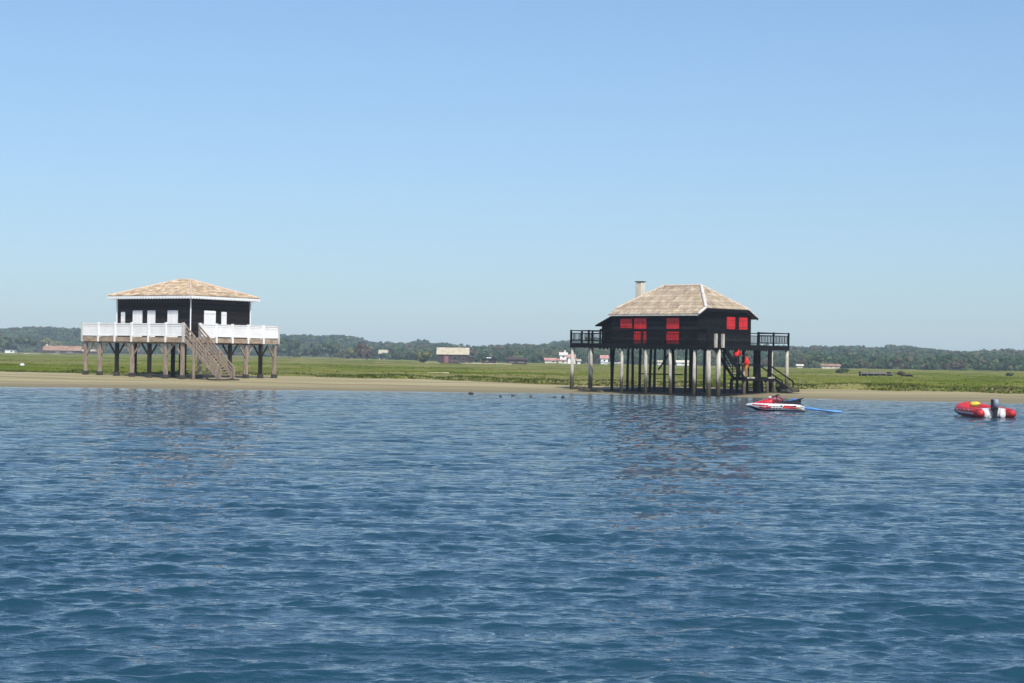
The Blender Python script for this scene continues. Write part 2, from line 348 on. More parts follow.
def tufts():
    m, t, b = nodes('marsh_blades')
    a = t.nodes.new('ShaderNodeAttribute'); a.attribute_name = 'tone'
    L(t, a.outputs['Color'], b.inputs['Base Color']); b.inputs['Roughness'].default_value = .9; b.inputs['Specular IOR Level'].default_value = 0
    n = 34000
    tt = rng.uniform(-.42, .42, n); u = rng.random(n)
    Y0 = 136+u**2.0*190; X0 = tt*Y0; E = gedge(X0, Y0)
    edge = rng.random(n) < .25
    Y0 = np.where(edge, E+rng.random(n)**1.5*4+.3, np.maximum(Y0, E+.3)); X0 = tt*Y0
    Z0 = marsh_z(X0, Y0)
    mb = MB(); R = random.Random(5)
    clump = vnoise(X0, Y0, .12, 9); cl2 = vnoise(X0, Y0, .5, 19)
    for i in range(n):
        h = (.055 if not edge[i] else .085)*(1+.5*cl2[i])*R.uniform(.7, 1.6)
        if h < .05: continue
        g = clump[i]*.5+R.uniform(-.6, .6)
        base = (0.09, 0.12, 0.012) if g < -.15 else (0.13, 0.15, 0.02) if g < (.45 if not edge[i] else 1.0) else (0.24, 0.21, 0.09)
        if edge[i] and R.random() < .6: base = (0.075, 0.10, 0.025)
        k = R.uniform(.75, 1.2); tone = tuple(q*k for q in base)
        for j in range(3):
            a = R.uniform(0, PI); w_ = R.uniform(.05, .14); x = X0[i]+R.uniform(-.25, .25); y = Y0[i]+R.uniform(-.2, .2)
            lx, ly = R.uniform(-.12, .12), R.uniform(-.12, .12)
            mb.face([(x-math.cos(a)*w_, y-math.sin(a)*w_, Z0[i]-.05), (x+math.cos(a)*w_, y+math.sin(a)*w_, Z0[i]-.05), (x+lx, y+ly, Z0[i]+h)], tone)
    tag(mb.build('marsh_grass', m), kind='stuff', label='rough green and straw coloured marsh grass tufts behind the beach', cat='grass')
tufts()
# ------------------------------------------------------------------ hills and forest
SKY = [(-900, 332), (-300, 330), (0, 328), (30, 326), (50, 326), (80, 327.5), (180, 330), (281, 333), (300, 334), (345, 334), (358, 336), (366, 340), (410, 342), (418, 338.5), (428, 340),
       (450, 341), (475, 345), (500, 343.5), (540, 343.5), (560, 340), (590, 337), (650, 338), (720, 341), (790, 345.5), (820, 345), (850, 345), (861, 343.5), (868, 348), (876, 345), (890, 343.5), (905, 344), (915, 346.5),
       (950, 350.5), (975, 351), (1000, 348), (1024, 347), (1400, 350), (1900, 352)]
def skyz(x, y):          # height of the canopy line at distance y
    px = CX+FPX*x/y; return HC+(hor_np(px)-np.interp(px, [a for a, _ in SKY], [b for _, b in SKY]))*y/FPX
def hor_np(px): return 357.0+math.tan(ROLL)*(px-CX)
FD_T = [-4, -.11, -.07, -.02, .10, .17, 4]; FD_Y = [1085, 1085, 860, 730, 700, 610, 600]
def fdist(t): return np.interp(t, FD_T, FD_Y)
def hill_z(x, y):
    f_ = fdist(x/y); k = np.clip((y-f_)/(1410-f_), 0, 1); k = k*k*(3-2*k)
    top = np.maximum(skyz(x, 1420.0)-9.0, .6)
    b0 = .95-.6*np.clip((x/y+.11)/.07, 0, 1)
    return np.where(y < f_-5, -1.0, b0+(top-b0)*k**1.2-np.clip((y-1500)/600, 0, 1)*(top-.7))
def forest():
    ys = np.linspace(560, 2100, 110); T = tcols(260, .5, 1.1, 20)
    Y = np.repeat(ys[:, None], len(T), 1); X = T[None, :]*Y
    m = pm('forest_floor', (0.03, 0.04, 0.015), (0.06, 0.06, 0.03), .02, rough=1)
    tag(grid('hills', X, Y, hill_z(X, Y), m), kind='structure')
    mb_v = []; mb_t = []
    n = 7000
    for i in range(n):
        tt_ = rng.uniform(-.37, .37); fd_ = float(fdist(tt_))
        y = fd_+12+(1460-fd_)*rng.random()**.9 if i > 1300 else fd_+40*rng.random()
        x = tt_*y; sc = min(1, .28+.72*y/1250)
        z = float(hill_z(np.array([x]), np.array([y]))[0])
        h = rng.uniform(5.6, 8.8)*(1+.08*math.sin(x*.03))*(1.25 if rng.random() < .06 else 1)*sc; r = rng.uniform(2.0, 4.2)*sc
        h = max(1.5, min(h, float(skyz(x, y))-z+rng.uniform(-.6, .5)))
        if i <= 1300: h *= rng.uniform(.5, .85)
        nl = 4 if rng.random() < .6 else 3
        hue = rng.random(); tone = np.array([.035, .068, .030] if hue < .5 else [.065, .095, .038] if hue < .85 else [.085, .078, .045])*rng.uniform(.75, 1.3)
        for q in range(nl):
            lc = np.array([x+rng.normal(0, r*.45), y+rng.normal(0, r*.3), z+h-r*.7-rng.uniform(0, 3.5)*(q > 0)*sc])
            lr = np.array([r*rng.uniform(.5, .75), r*.6, r*rng.uniform(.35, .55)])
            k = 16; d = rng.normal(size=(k, 3)); d[:, 1] -= .5; d[:, 2] += .25; d /= np.linalg.norm(d, axis=1)[:, None]
            c = lc+d*lr*rng.uniform(.8, 1.08, (k, 1))
            nn = d+rng.normal(0, .35, (k, 3)); nn /= np.linalg.norm(nn, axis=1)[:, None]
            a = np.cross(nn, rng.normal(size=(k, 3))); a /= np.linalg.norm(a, axis=1)[:, None]; b = np.cross(nn, a)
            s = rng.uniform(.6, 1.15, (k, 1))*r*.30
            quad = np.stack([c-a*s-b*s*.7, c+a*s-b*s*.9, c+a*s*.8+b*s, c-a*s*.9+b*s*.8], 1)
            mb_v.append(quad.reshape(-1, 3)); mb_t.append(np.repeat(tone[None]*rng.uniform(.8, 1.2, (k, 1)), 4, 0))
    V = np.concatenate(mb_v).astype(np.float32); Tn = np.concatenate(mb_t); nf = len(V)//4
    me = bpy.data.meshes.new('forest'); me.vertices.add(len(V)); me.vertices.foreach_set('co', V.ravel())
    me.loops.add(len(V)); me.loops.foreach_set('vertex_index', np.arange(len(V), dtype=np.int32))
    me.polygons.add(nf); me.polygons.foreach_set('loop_start', np.arange(0, len(V), 4, dtype=np.int32)); me.polygons.foreach_set('loop_total', np.full(nf, 4, dtype=np.int32))
    me.update(); ca = me.color_attributes.new('tone', 'FLOAT_COLOR', 'CORNER')
    ca.data.foreach_set('color', np.concatenate([Tn, np.ones((len(Tn), 1))], 1).astype(np.float32).ravel())
    m, t, b = nodes('far_pine_foliage'); a = t.nodes.new('ShaderNodeAttribute'); a.attribute_name = 'tone'
    L(t, a.outputs['Color'], b.inputs['Base Color']); b.inputs['Roughness'].default_value = .9; b.inputs['Specular IOR Level'].default_value = 0
    MT['forest'] = m
    me.materials.append(m); o = bpy.data.objects.new('forest', me); COL.objects.link(o)
    tag(o, 'dark pine woods covering the low hills along the skyline', 'forest', kind='stuff')
forest()
def leaf_crown(mb, c, r, n, size, seed, lumps=6, tone=(1, 1, 1)):
    R = random.Random(seed)
    L_ = [(Vector((R.uniform(-.6, .6)*r[0], R.uniform(-.6, .6)*r[1], R.uniform(-.55, .5)*r[2])), R.uniform(.35, .6)) for _ in range(lumps)]
    for i in range(n):
        lc, lr = L_[R.randrange(lumps)]
        d = Vector((R.gauss(0, 1), R.gauss(0, 1), R.gauss(.15, 1))).normalized()
        p = Vector(c)+lc+Vector((d.x*r[0], d.y*r[1], d.z*r[2]))*lr*R.uniform(.75, 1.1)
        nn = (d+Vector((R.gauss(0, .4), R.gauss(0, .4), R.gauss(0, .4)))).normalized()
        a = nn.cross(Vector((R.gauss(0, 1), R.gauss(0, 1), R.gauss(0, 1)))).normalized(); b = nn.cross(a)
        s = size*R.uniform(.6, 1.3); k = R.uniform(.7, 1.25)
        mb.face([p-a*s-b*s*.6, p+a*s-b*s*.8, p+a*s*.7+b*s, p-a*s*.8+b*s*.7], tuple(q*k for q in tone))
def tree(name, label, px, d, h, r, trunk, mat, seed, cat='tree', group=None, n=420, flat=.5):
    d2 = min(d, float(fdist((px-CX)/FPX))-25) if d > 450 else d; h, r, trunk = h*d2/d, r*d2/d, trunk*d2/d; d = d2
    x = GX(px, d); z = gz(x, d)
    o = thing(name, (x, d, z), label=label, cat=cat, group=group)
    R = random.Random(seed); mb = MB(); top = h-r*flat
    mb.tube([(0, 0, -.2), (R.uniform(-.2, .2), 0, top*.5), (R.uniform(-.4, .4), 0, top)], [h*.035, h*.028, h*.015], 7)
    for k in range(4):
        a = R.uniform(0, 6.28); mb.tube([(0, 0, top*(.5+.1*k)), (math.cos(a)*r*.5, math.sin(a)*r*.5, top*(.7+.09*k))], [h*.014, h*.006], 5)
    mb.build('trunk', 'bark', o)
    cb = MB(); zc = (trunk+h)/2
    leaf_crown(cb, (0, 0, zc), (r, r*.8, (h-trunk)/2), n, r*.17, seed)
    cb.build('crown', mat, o)
    return o
GT = 'trees standing in front of the far woods'
tree('pine_tree', 'dark tree cut by the left edge of the picture', 3, 820, 8.5, 5.5, 1.5, 'leaf', 1, group=GT)
tree('pine_tree', 'umbrella pine with a flat dark crown at the left, before the tiled barn', 26, 840, 8.0, 4.5, 3.6, 'leaf', 2, group=GT, flat=.3)
tree('bushy_tree', 'pair-topped olive green tree rising behind the tiled barn roof', 52, 990, 7.5, 7.0, .6, 'leaf_olive', 3, group=GT)
tree('pine_tree', 'wide dark tree right beside the white railed deck', 289, 800, 8.6, 5.5, 1.6, 'leaf', 4, group=GT)
tree('pine_tree', 'slim green tree between the white deck and the round dark tree', 313, 820, 6.4, 3.8, .8, 'leaf', 5, group=GT)
tree('pine_tree', 'round very dark tree right of the white decked hut', 331, 760, 7.6, 4.0, .9, 'leaf', 6, group=GT)
tree('bushy_tree', 'low pale green tree between two darker trees', 346, 800, 4.6, 4.2, .3, 'leaf_olive', 7, group=GT)
tree('bushy_tree', 'brownish tree just left of the small white gabled house', 367, 700, 6.8, 4.0, .6, 'leaf_brown', 8, group=GT)
tree('bushy_tree', 'small dark tree right of the small white gabled house', 398, 780, 4.8, 3.6, .4, 'leaf', 9, group=GT)
tree('shrub', 'yellowish green shrub left of the pale roofed cabin', 421, 560, 3.6, 3.0, .1, 'leaf_olive', 10, cat='shrub', n=500)
tree('bushy_tree', 'reddish brown tree on the marsh edge at far right', 961, 900, 5.4, 4.6, .5, 'leaf_brown', 12, group=GT)
tree('shrub', 'dark low bush on the marsh left of the grey plank platform', 843, 330, .75, 1.2, .05, 'leaf', 13, cat='shrub', n=260)
tree('shrub', 'tan dry bush on the marsh right of the grey plank platform', 903, 262, .75, .75, .05, 'leaf_brown', 14, cat='shrub', n=260)
tree('shrub', 'small dark bush on the marsh at far right', 1007, 300, .6, .9, .05, 'leaf', 15, cat='shrub', n=220)
GH = 'hedge bushes along the edge of the far woods'
for i, (px, d, h, r) in enumerate([(268, 880, 4.5, 5), (300, 860, 4.0, 4.5), (356, 860, 3.2, 4), (385, 860, 2.6, 5), (408, 840, 4.2, 4)]):
    tree('shrub', ['grey green bush seen under the right end of the white deck', 'low bush between wide dark tree and slim green tree', 'low bush left of the brownish tree', 'hedge in front of the small white gabled house', 'bush behind the yellowish green shrub'][i], px, d, h, r, .1, 'leaf', 30+i, cat='shrub', group=GH, n=300)
# ------------------------------------------------------------------ far buildings
def cottage(name, label, cat, px0, px1, d, wh, rh, depth, wall, roof, wins=(), doors=(), group=None, hipped=False, over=.35, zb=None, doormat='white_paint', chim=None, winmat='dark_glass'):
    d2 = min(d, float(fdist(((px0+px1)/2-CX)/FPX))-22) if d > 600 else d; q_ = d2/d; d = d2; wh, rh, depth = wh*q_, rh*q_, depth*q_
    wins = [tuple(v*q_ for v in w4) for w4 in wins]; chim = chim*q_ if chim else None
    x0, x1 = GX(px0, d), GX(px1, d); xc = (x0+x1)/2; hw = (x1-x0)/2; z = gz(xc, d) if zb is None else zb
    o = thing(name, (xc, d, z), label=label, cat=cat, group=group)
    def f(m):
        m.box(-hw, hw, 0, depth, -.3, wh)
        if not hipped:
            for s in (-1, 1): m.face([(s*hw, 0, wh), (s*hw, depth, wh), (s*hw, depth/2, wh+rh)])
    one('wall', wall, o, f)
    def g(m):
        a = hw+over; y0, y1 = -over, depth+over; e = depth/2 if hipped else 0; zl = wh-.02+.004; th = .12
        rl = [(-a, y0, zl), (a, y0, zl), (a, y1, zl), (-a, y1, zl)]
        ra, rb = (-a+(e+over if hipped else 0), depth/2, wh+rh+.15), (a-(e+over if hipped else 0), depth/2, wh+rh+.15)
        U = [(p[0], p[1], p[2]+th) for p in rl]
        m.face([U[0], U[1], rb, ra]); m.face([U[2], U[3], ra, rb])
        m.face([U[1], U[2], rb]); m.face([U[3], U[0], ra])
        for i in range(4): m.face([rl[i], rl[(i+1) % 4], U[(i+1) % 4], U[i]])
        m.face(rl[::-1])
    one('roof', roof, o, g)
    for (a, w_, h0, h1) in wins:
        fr = bx('window', 'white_paint' if wall in ('white_paint', 'cream') else 'grey_wood', o, a-w_/2-.08, a+w_/2+.08, -.05, .02, h0-.08, h1+.08)
        bx('pane', winmat, fr, a-w_/2, a+w_/2, -.07, -.052, h0, h1)
    for (a, w_, h1) in doors: bx('door', doormat, o, a-w_/2, a+w_/2, -.07, .02, 0, h1)
    if chim: bx('chimney', 'cream', o, chim-.35, chim+.35, depth*.5-.3, depth*.5+.3, wh, wh+rh+.9)
    return o
c = cottage('cabin', 'black cabin with a pale straw coloured roof and pink door in mid marsh', 'cabin', 437.5, 468, 540, 2.5, 2.0, 5, 'dark_wood', 'straw',
            wins=[(.6, 1.3, 1.0, 1.9), (3.2, .8, .9, 1.8)], doors=[(-1.9, 1.3, 2.1)], doormat='pink_wood')
bx('lean_to', 'dark_wood', c, 4.75, 6.2, 1, 4, -.2, 1.9); bx('lean_to_roof', 'grey_wood', c, 4.99, 6.6, .6, 4.4, 2.0, 2.15)
bx('table', 'grey_wood', c, -.8, 2.0, -1.6, -1.0, .55, .7)
for xx, sx in ((3.9, .5), (6.0, .7), (2.2, .4)):
    bx('crate', 'grey_wood', c, xx, xx+sx, -1.3, -.9, -.1, .45)
c = cottage('shed', 'low dark maroon shed, left one of two right of the pale roofed cabin', 'shed', 482, 496, 545, 1.15, .35, 3, 'dark_wood', 'tarred', wins=[(-.6, .7, .5, .9)], winmat='grey_wood')
bx('tarpaulin', 'white_paint', c, -.8, .7, .2, 1.6, 1.53, 1.8)
c = cottage('shed', 'long dark plank shed, right one of two right of the pale roofed cabin', 'shed', 506.5, 527, 545, 1.25, .4, 3, 'dark_wood', 'dark_wood', wins=[(-1.5, 1.2, .35, .5), (1.3, 1.6, .35, .5)], winmat='grey_wood')
GF = 'far houses at the foot of the woods'
cottage('barn', 'long low barn with an orange tiled roof left of the white decked hut', 'barn', 43, 80, 900, 1.6, 2.3, 7, 'dark_wood', 'rust_tile', wins=[(-2, 2, .5, 1.1), (4, 3, .5, 1.1)], winmat='grey_wood', chim=-8.2)
cottage('shed', 'pale roofed shed glimpsed between the leftmost posts of the white decked hut', 'shed', 82, 96.5, 890, 1.3, .7, 4, 'dark_wood', 'straw', wins=[(0, 1.2, .4, .9)])
cottage('house', 'dark roofed house with a white gable wall at the left edge', 'house', 5, 14, 850, 1.6, 1.6, 5, 'white_paint', 'tarred', wins=[(1, .8, .4, 1.1)], group=GF)
cottage('house', 'small white gabled house among trees left of the yellowish shrub', 'house', 379, 387, 860, 2.6, 1.8, 5, 'white_paint', 'straw', wins=[(.6, .8, .8, 1.6)], group=GF)
cottage('house', 'pink roofed low house, left one beside the white town buildings', 'house', 545, 558, 900, 1.2, 1.1, 6, 'cream', 'pink_tile', wins=[(1, 1, .3, .9)], group=GF)
cottage('house', 'pink roofed low house, right one below the white town buildings', 'house', 558.5, 576, 905, 1.3, 1.0, 6, 'cream', 'pink_tile', wins=[(-2, 1, .3, .9), (2, 1, .3, .9)], group=GF)
cottage('villa', 'tall white villa with stepped roofs above the pink roofed houses', 'house', 560, 567, 990, 4.2, 1.5, 6, 'white_paint', 'mortar', wins=[(0, 1, 3, 3.8)], group=GF, chim=.8)
cottage('villa', 'white villa half behind the corner post of the red shuttered hut', 'house', 568, 575, 985, 3.0, 1.6, 6, 'white_paint', 'pink_tile', wins=[(0, 1, 2, 2.8)], group=GF)
cottage('hut', 'tiny white hut right of the leftmost post of the red shuttered hut', 'house', 577.5, 580.5, 900, 1.1, .8, 3, 'white_paint', 'straw', wins=[(0, .4, .4, .8)], group=GF)
cottage('house', 'white house with pink roof seen under the left side of the red shuttered hut', 'house', 601, 608, 930, 2.6, 1.6, 5, 'white_paint', 'pink_tile', wins=[(0, .8, 1.2, 2)], group=GF)
cottage('house', 'small white house seen between posts near the middle of the red shuttered hut', 'house', 658, 662, 930, 1.2, .9, 4, 'white_paint', 'straw', wins=[(0, .5, .4, .9)], group=GF)
cottage('house', 'long pale low house seen through the posts of the red shuttered hut', 'house', 677, 689, 930, 1.2, 1.0, 4, 'white_paint', 'cream', wins=[(0, 1, .4, .9)], group=GF)
cottage('house', 'small white house right next to the right deck of the red shuttered hut', 'house', 797.5, 803, 960, .8, .7, 4, 'cream', 'cream', wins=[(0, .6, .3, .7)], group=GF)
cottage('house', 'long white house with a rusty roof below the right woods', 'house', 822, 840, 960, 1.1, .9, 5, 'cream', 'rust_tile', wins=[(-3, 1.2, .4, .8), (0, 1.2, .4, .8), (3, 1.2, .4, .8)], group=GF)
# small boat ashore near the white house
d = 640; x0 = GX(611, d)
o = thing('rowing_boat', (x0, d, gz(x0, d)), label='white boat hull lying on the marsh behind the posts of the red shuttered hut', cat='boat')
def f(m):
    rings = []
    for i in range(9):
        s = -1+i/4; wd = .85*math.sqrt(max(.02, 1-abs(s)**2.5)); zz = .9+.35*abs(s)**2-.1*s
        rings.append([(s*4.6, -wd, zz), (s*4.4, -wd*.7, .35), (s*4.2, 0, .12+.4*max(0, -s)**3), (s*4.4, wd*.7, .35), (s*4.6, wd, zz)])
    m.loft(rings)
o.scale = (.8, .8, .8)
one('hull', 'jet_white', o, f, smooth=False)
bx('thwart', 'grey_wood', o, -1, -.6, -.8, .8, 1.02, 1.1)
# sandy bank strips on the marsh
def bank(px0, px1, d, w_, label):
    m = MB(); n = 20; x0, x1 = GX(px0, d), GX(px1, d); top = []; bot = []
    for i in range(n+1):
        s = i/n; x = x0+(x1-x0)*s; b_ = math.sin(PI*s)**.5*w_
        top.append((x, d+b_+math.sin(i)*w_*.1, gz(x, d)+.03)); bot.append((x, d-b_+math.cos(i*1.7)*w_*.1, gz(x, d)+.03))
    for i in range(n):
        a, b, c_, e = bot[i], bot[i+1], top[i+1], top[i]; mid = lambda p, q: ((p[0]+q[0])/2, (p[1]+q[1])/2, (p[2]+q[2])/2+.16)
        u, v = mid(a, e), mid(b, c_); m.face([a, b, v, u]); m.face([u, v, c_, e])
    return tag(m.build('sand_bank', 'bank_sand'), kind='structure')
bank(24, 60, 700, 10, ''); bank(425, 440, 500, 8, ''); bank(462, 482, 505, 6, ''); bank(482, 512, 500, 2, ''); bank(428, 449, 205, .7, '')
# plank platform on the marsh at right
d = 262; x0, x1 = GX(861, d), GX(893, d); xc = (x0+x1)/2; hw = (x1-x0)/2
o = thing('plank_platform', (xc, d, gz(xc, d)), label='low grey plank platform with a dark gap beneath, on the right marsh', cat='platform')
for i in range(5):
    s = -1+i/2; bx('leg', 'tarred', o, s*(hw-.1)-.06, s*(hw-.1)+.06, .05, .17, -.2, .30)
one('floor', 'grey_wood', o, lambda m: [m.box(-hw+i*.25, -hw+i*.25+.23, 0, 1.4, .30, .37) for i in range(int(2*hw/.25))])
one('side_board', 'grey_wood', o, lambda m: [m.box(-hw, hw-.9, -.06, -.02, .36+k*.15, .36+k*.15+.12) for k in range(2)])
one('back_board', 'tarred', o, lambda m: m.box(-hw, hw, 1.42, 1.46, -.2, .62))
for i in range(6):
    s = -1+i/2.5; bx('stake', 'grey_wood', o, s*(hw-.05)-.04, s*(hw-.05)+.04, -.02, .05, -.2, .85)
one('base_board', 'tarred', o, lambda m: m.box(-hw, hw+.1, .2, .24, -.25, .27))
d = 255; x0 = GX(909, d)
o = thing('upturned_dinghy', (x0, d, gz(x0, d)), .5, label='small dark upturned dinghy lying right of the grey plank platform', cat='boat')
def f(m):
    rings = []
    for i in range(9):
        s = -1+i/4; wd = .42*math.sqrt(max(.03, 1-abs(s)**2.2))
        rings.append([(s*.8, wd*math.cos(a), .02+.42*wd/.42*math.sin(a)) for a in [PI*k/6 for k in range(7)]])
    m.loft(rings)
one('hull', 'tarred', o, f); bx('keel', 'grey_wood', o, -.7, .7, -.02, .02, .42, .47)
x0 = GX(22.5, 205)
o = MB(); o.blob((0, 0, 0), (.28, .2, .16), 4, .15); o = o.build('stone', 'white_paint', smooth=True); o.location = (x0, 205, gz(x0, 205)+.25)
tag(o, 'small white stone lying in the grass at far left', 'stone')
# ------------------------------------------------------------------ tiled roof plane
def tiled(m, poly, down, pitch=.24, tl=.42, seed=0, hi=.055, vary=.22):
    """convex planar polygon covered by canal tiles running along the direction down"""
    R = random.Random(seed); P_ = [Vector(p) for p in poly]
    n = (P_[1]-P_[0]).cross(P_[2]-P_[0]).normalized()
    if n.z < 0: n = -n; P_ = P_[::-1]
    m.face([p-n*.02 for p in P_], .75); m.face([p-n*.12 for p in P_][::-1], .5)
    for i in range(len(P_)):
        a, b = P_[i], P_[(i+1) % len(P_)]; m.face([a-n*.12, b-n*.12, b-n*.02, a-n*.02], .7)
    d = Vector(down); d = (d-n*d.dot(n)).normalized(); s = n.cross(d).normalized()
    o = P_[0]; uv = [((p-o).dot(s), (p-o).dot(d)) for p in P_]
    u0, u1 = min(a for a, _ in uv), max(a for a, _ in uv); u = u0+pitch*.5
    while u < u1:
        ts = []
        for i in range(len(uv)):
            (a0, b0), (a1, b1) = uv[i], uv[(i+1) % len(uv)]
            if (a0-u)*(a1-u) < 0: ts.append(b0+(b1-b0)*(u-a0)/(a1-a0))
        if len(ts) >= 2:
            lo, hi_ = min(ts), max(ts); v = hi_
            while v > lo+.02:
                v2 = max(lo, v-tl); k = R.uniform(1-vary, 1+vary)*(1-.12*((v/tl) % 2 < 1)); warm = R.uniform(-.07, .07)
                if R.random() < .10: k *= .72
                if R.random() < .10: k *= 1.2
                tone = (k*(1+warm*.5), k, k*(1-warm)); r1, r2 = pitch*.40, pitch*.34; h1 = hi; h2 = hi*.75; j = R.uniform(-.008, .008)
                A = [o+s*(u+j+q*r1)+d*v+n*zz for q, zz in ((-1, 0), (-.6, h1*.75), (0, h1+.012), (.6, h1*.75), (1, 0))]
                B = [o+s*(u+j+q*r2)+d*v2+n*zz for q, zz in ((-1, 0), (-.6, h2*.75), (0, h2), (.6, h2*.75), (1, 0))]
                for q in range(4): m.face([A[q], A[q+1], B[q+1], B[q]], tone)
                m.face(A[::-1], tuple(x*.6 for x in tone)); v = v2
        u += pitch
def scallop(m, a, b, zt, drop, w_=.28, out=(0, 0), th=.03, ratio=.45):
    """scalloped valance board from a to b (x,y), th thick toward out"""
    a = Vector((a[0], a[1])); b = Vector((b[0], b[1])); Ln = (b-a).length; n = max(1, round(Ln/w_)); e = (b-a)/n; o = Vector(out)*th
    for i in range(n):
        p = a+e*i; prof = []
        for k in range(7):
            s = k/6; prof.append((p+e*s, zt-drop*(1-ratio)-drop*ratio*math.sin(PI*s)))
        for k in range(6):
            (q0, z0), (q1, z1) = prof[k], prof[k+1]
            for off, fl in ((o, 1), (Vector((0, 0)), -1)):
                f_ = [(q0.x+off.x, q0.y+off.y, z0), (q1.x+off.x, q1.y+off.y, z1), (q1.x+off.x, q1.y+off.y, zt), (q0.x+off.x, q0.y+off.y, zt)]
                m.face(f_[::fl])
            m.face([(q0.x, q0.y, z0), (q1.x, q1.y, z1), (q1.x+o.x, q1.y+o.y, z1), (q0.x+o.x, q0.y+o.y, z0)])
def boards(m, fx, a0, a1, z0, z1, axis, side, wd=.2):
    """horizontal lapped boards on a wall; axis 'x' means the wall lies in a plane x = fx"""
    z = z0; R = random.Random(int(fx*100)+7)
    while z < z1-.01:
        zt = min(z+wd, z1); k = R.choice([.6, .8, 1, 1.3, 2.2]); t0, t1 = .035*side, .012*side
        if axis == 'x':
            m.face([(fx+t0, a0, z), (fx+t0, a1, z), (fx+t1, a1, zt), (fx+t1, a0, zt)], k); m.face([(fx, a0, z), (fx, a1, z), (fx+t0, a1, z), (fx+t0, a0, z)], k)
        else:
            m.face([(a0, fx+t0, z), (a1, fx+t0, z), (a1, fx+t1, zt), (a0, fx+t1, zt)], k); m.face([(a0, fx, z), (a1, fx, z), (a1, fx+t0, z), (a0, fx+t0, z)], k)
        z = zt
# ================================================================== LEFT HUT (local X runs right-back, local Y runs left-back)
LD = 150.0
LO = (GX(183, LD), LD)
lh = thing('stilt_hut', (LO[0], LO[1], 0), math.radians(56), label='black stilt hut with white railed deck and orange tiled hip roof, at left', cat='house', group='huts on stilts')
lg = sand_z(np.array([LO[0]]), np.array([LO[1]+4]))[0]
DL, DR = 12.1, 11.9            # deck: local Y 0..DL (left face), local X 0..DR (right face)
ZD = 3.93                       # deck top
one('deck', 'timber_board', lh, lambda m: [m.box(.0, DR, i*.2, i*.2+.185, ZD-.06, ZD) for i in range(int(DL/.2))])
def f(m):
    m.box(-.03, .05, 0, DL, ZD-.40, ZD-.065); m.box(0, DR, -.03, .05, ZD-.40, ZD-.065)
    m.box(DR-.05, DR+.03, 0, DL, ZD-.40, ZD-.065); m.box(0, DR, DL-.05, DL+.03, ZD-.40, ZD-.065)
one('fascia', 'timber_board', lh, f)
one('joists', 'timber', lh, lambda m: [m.box(.06, DR-.06, y-.05, y+.05, ZD-.30, ZD-.07) for y in np.arange(.5, DL, .75)])
one('beams', 'timber', lh, lambda m: [m.box(x-.07, x+.07, .06, DL-.06, ZD-.52, ZD-.302) for x in np.arange(.25, DR, 1.98)])
def support(px_, py_, mat, pad=True, brace='', bl=.85, r=.135):
    wx = LO[0]+px_*math.cos(math.radians(56))-py_*math.sin(math.radians(56)); wy = LO[1]+px_*math.sin(math.radians(56))+py_*math.cos(math.radians(56))
    g = gz(wx, wy)
    o_ = one('post', mat, lh, lambda m: m.box(px_-r, px_+r, py_-r, py_+r, g-.4, ZD-.52), bevel=.015)
    if pad: bx('footing', 'concrete', o_, px_-.21, px_+.21, py_-.21, py_+.21, g-.3, g+.34, bevel=.03)
    for ch in brace:
        dx, dy = {'l': (0, 1), 'r': (0, -1), 'u': (1, 0), 'd': (-1, 0)}[ch]
        one('brace', 'timber' if mat == 'brown_post' else 'dark_post', lh, lambda m: m.bar((px_+dx*.12, py_+dy*.12, ZD-.55-bl-.15), (px_+dx*(bl+.1), py_+dy*(bl+.1), ZD-.5), .09, .12))
LY = [0.25, 2.2, 4.2, 6.15, 8.1, 10.1, 11.85]
for i, yv in enumerate(LY):        # left face row
    dark = i in (2, 4)
    support(.22 if not dark else .3, yv, 'dark_post' if dark else 'brown_post', brace='lr' if 0 < i < 6 else ('l' if i == 0 else 'r'))
LX = [2.2, 4.1, 6.0, 7.95, 9.9, 11.65]
for i, xv in enumerate(LX):        # right face row
    if i == 1: continue
    dark = i in (2, 4)
    support(xv, .22 if not dark else .3, 'dark_post' if dark else 'brown_post', brace='ud' if i < 5 else 'd')
for xv, yv in [(3.4, 4.5), (9.4, 9), (11.6, 5.5), (11.6, 11.6), (6, 11.8)]:
    support(xv, yv, 'dark_post', pad=False, brace='')
# white railing
def rail_run(p0, p1, n, skip=()):
    p0, p1 = Vector(p0), Vector(p1); e = (p1-p0)/n; al = abs(e.x) > abs(e.y)
    for i in range(n+1):
        q = p0+e*i; bx('rail_post', 'white_paint', lh, q.x-.085, q.x+.085, q.y-.085, q.y+.085, ZD-.42, ZD+1.25)
    for i in range(n):
        if i in skip: continue
        a, b = p0+e*i, p0+e*(i+1); u = e.normalized()
        def g(m):
            a2, b2 = a+u*.09, b-u*.09
            for z0, z1, t in ((1.10, 1.17, .05), (.10, .17, .035), (.93, .98, .03)):
                m.bar((a2.x, a2.y, ZD+(z0+z1)/2), (b2.x, b2.y, ZD+(z0+z1)/2), t*2, z1-z0)
            L_ = (b2-a2).length; k = int(L_/.125)
            for j in range(k):
                c_ = a2+u*(L_*(j+.5)/k); m.bar((c_.x, c_.y, ZD+.16), (c_.x, c_.y, ZD+1.1), 0.112 if al else .022, .022 if al else .112, up=(0, 1, 0))
        one('rail_panel', 'white_paint', lh, g)
rail_run((.0, .0), (.0, DL), 6)
rail_run((.0, .0), (DR, .0), 6, skip=(0,))
rail_run((DR, .0), (DR, DL), 6)
rail_run((.0, DL), (DR, DL), 6)
bx('gate_panel', 'white_paint', lh, .1, .28, -.03, .03, ZD+.1, ZD+1.1)
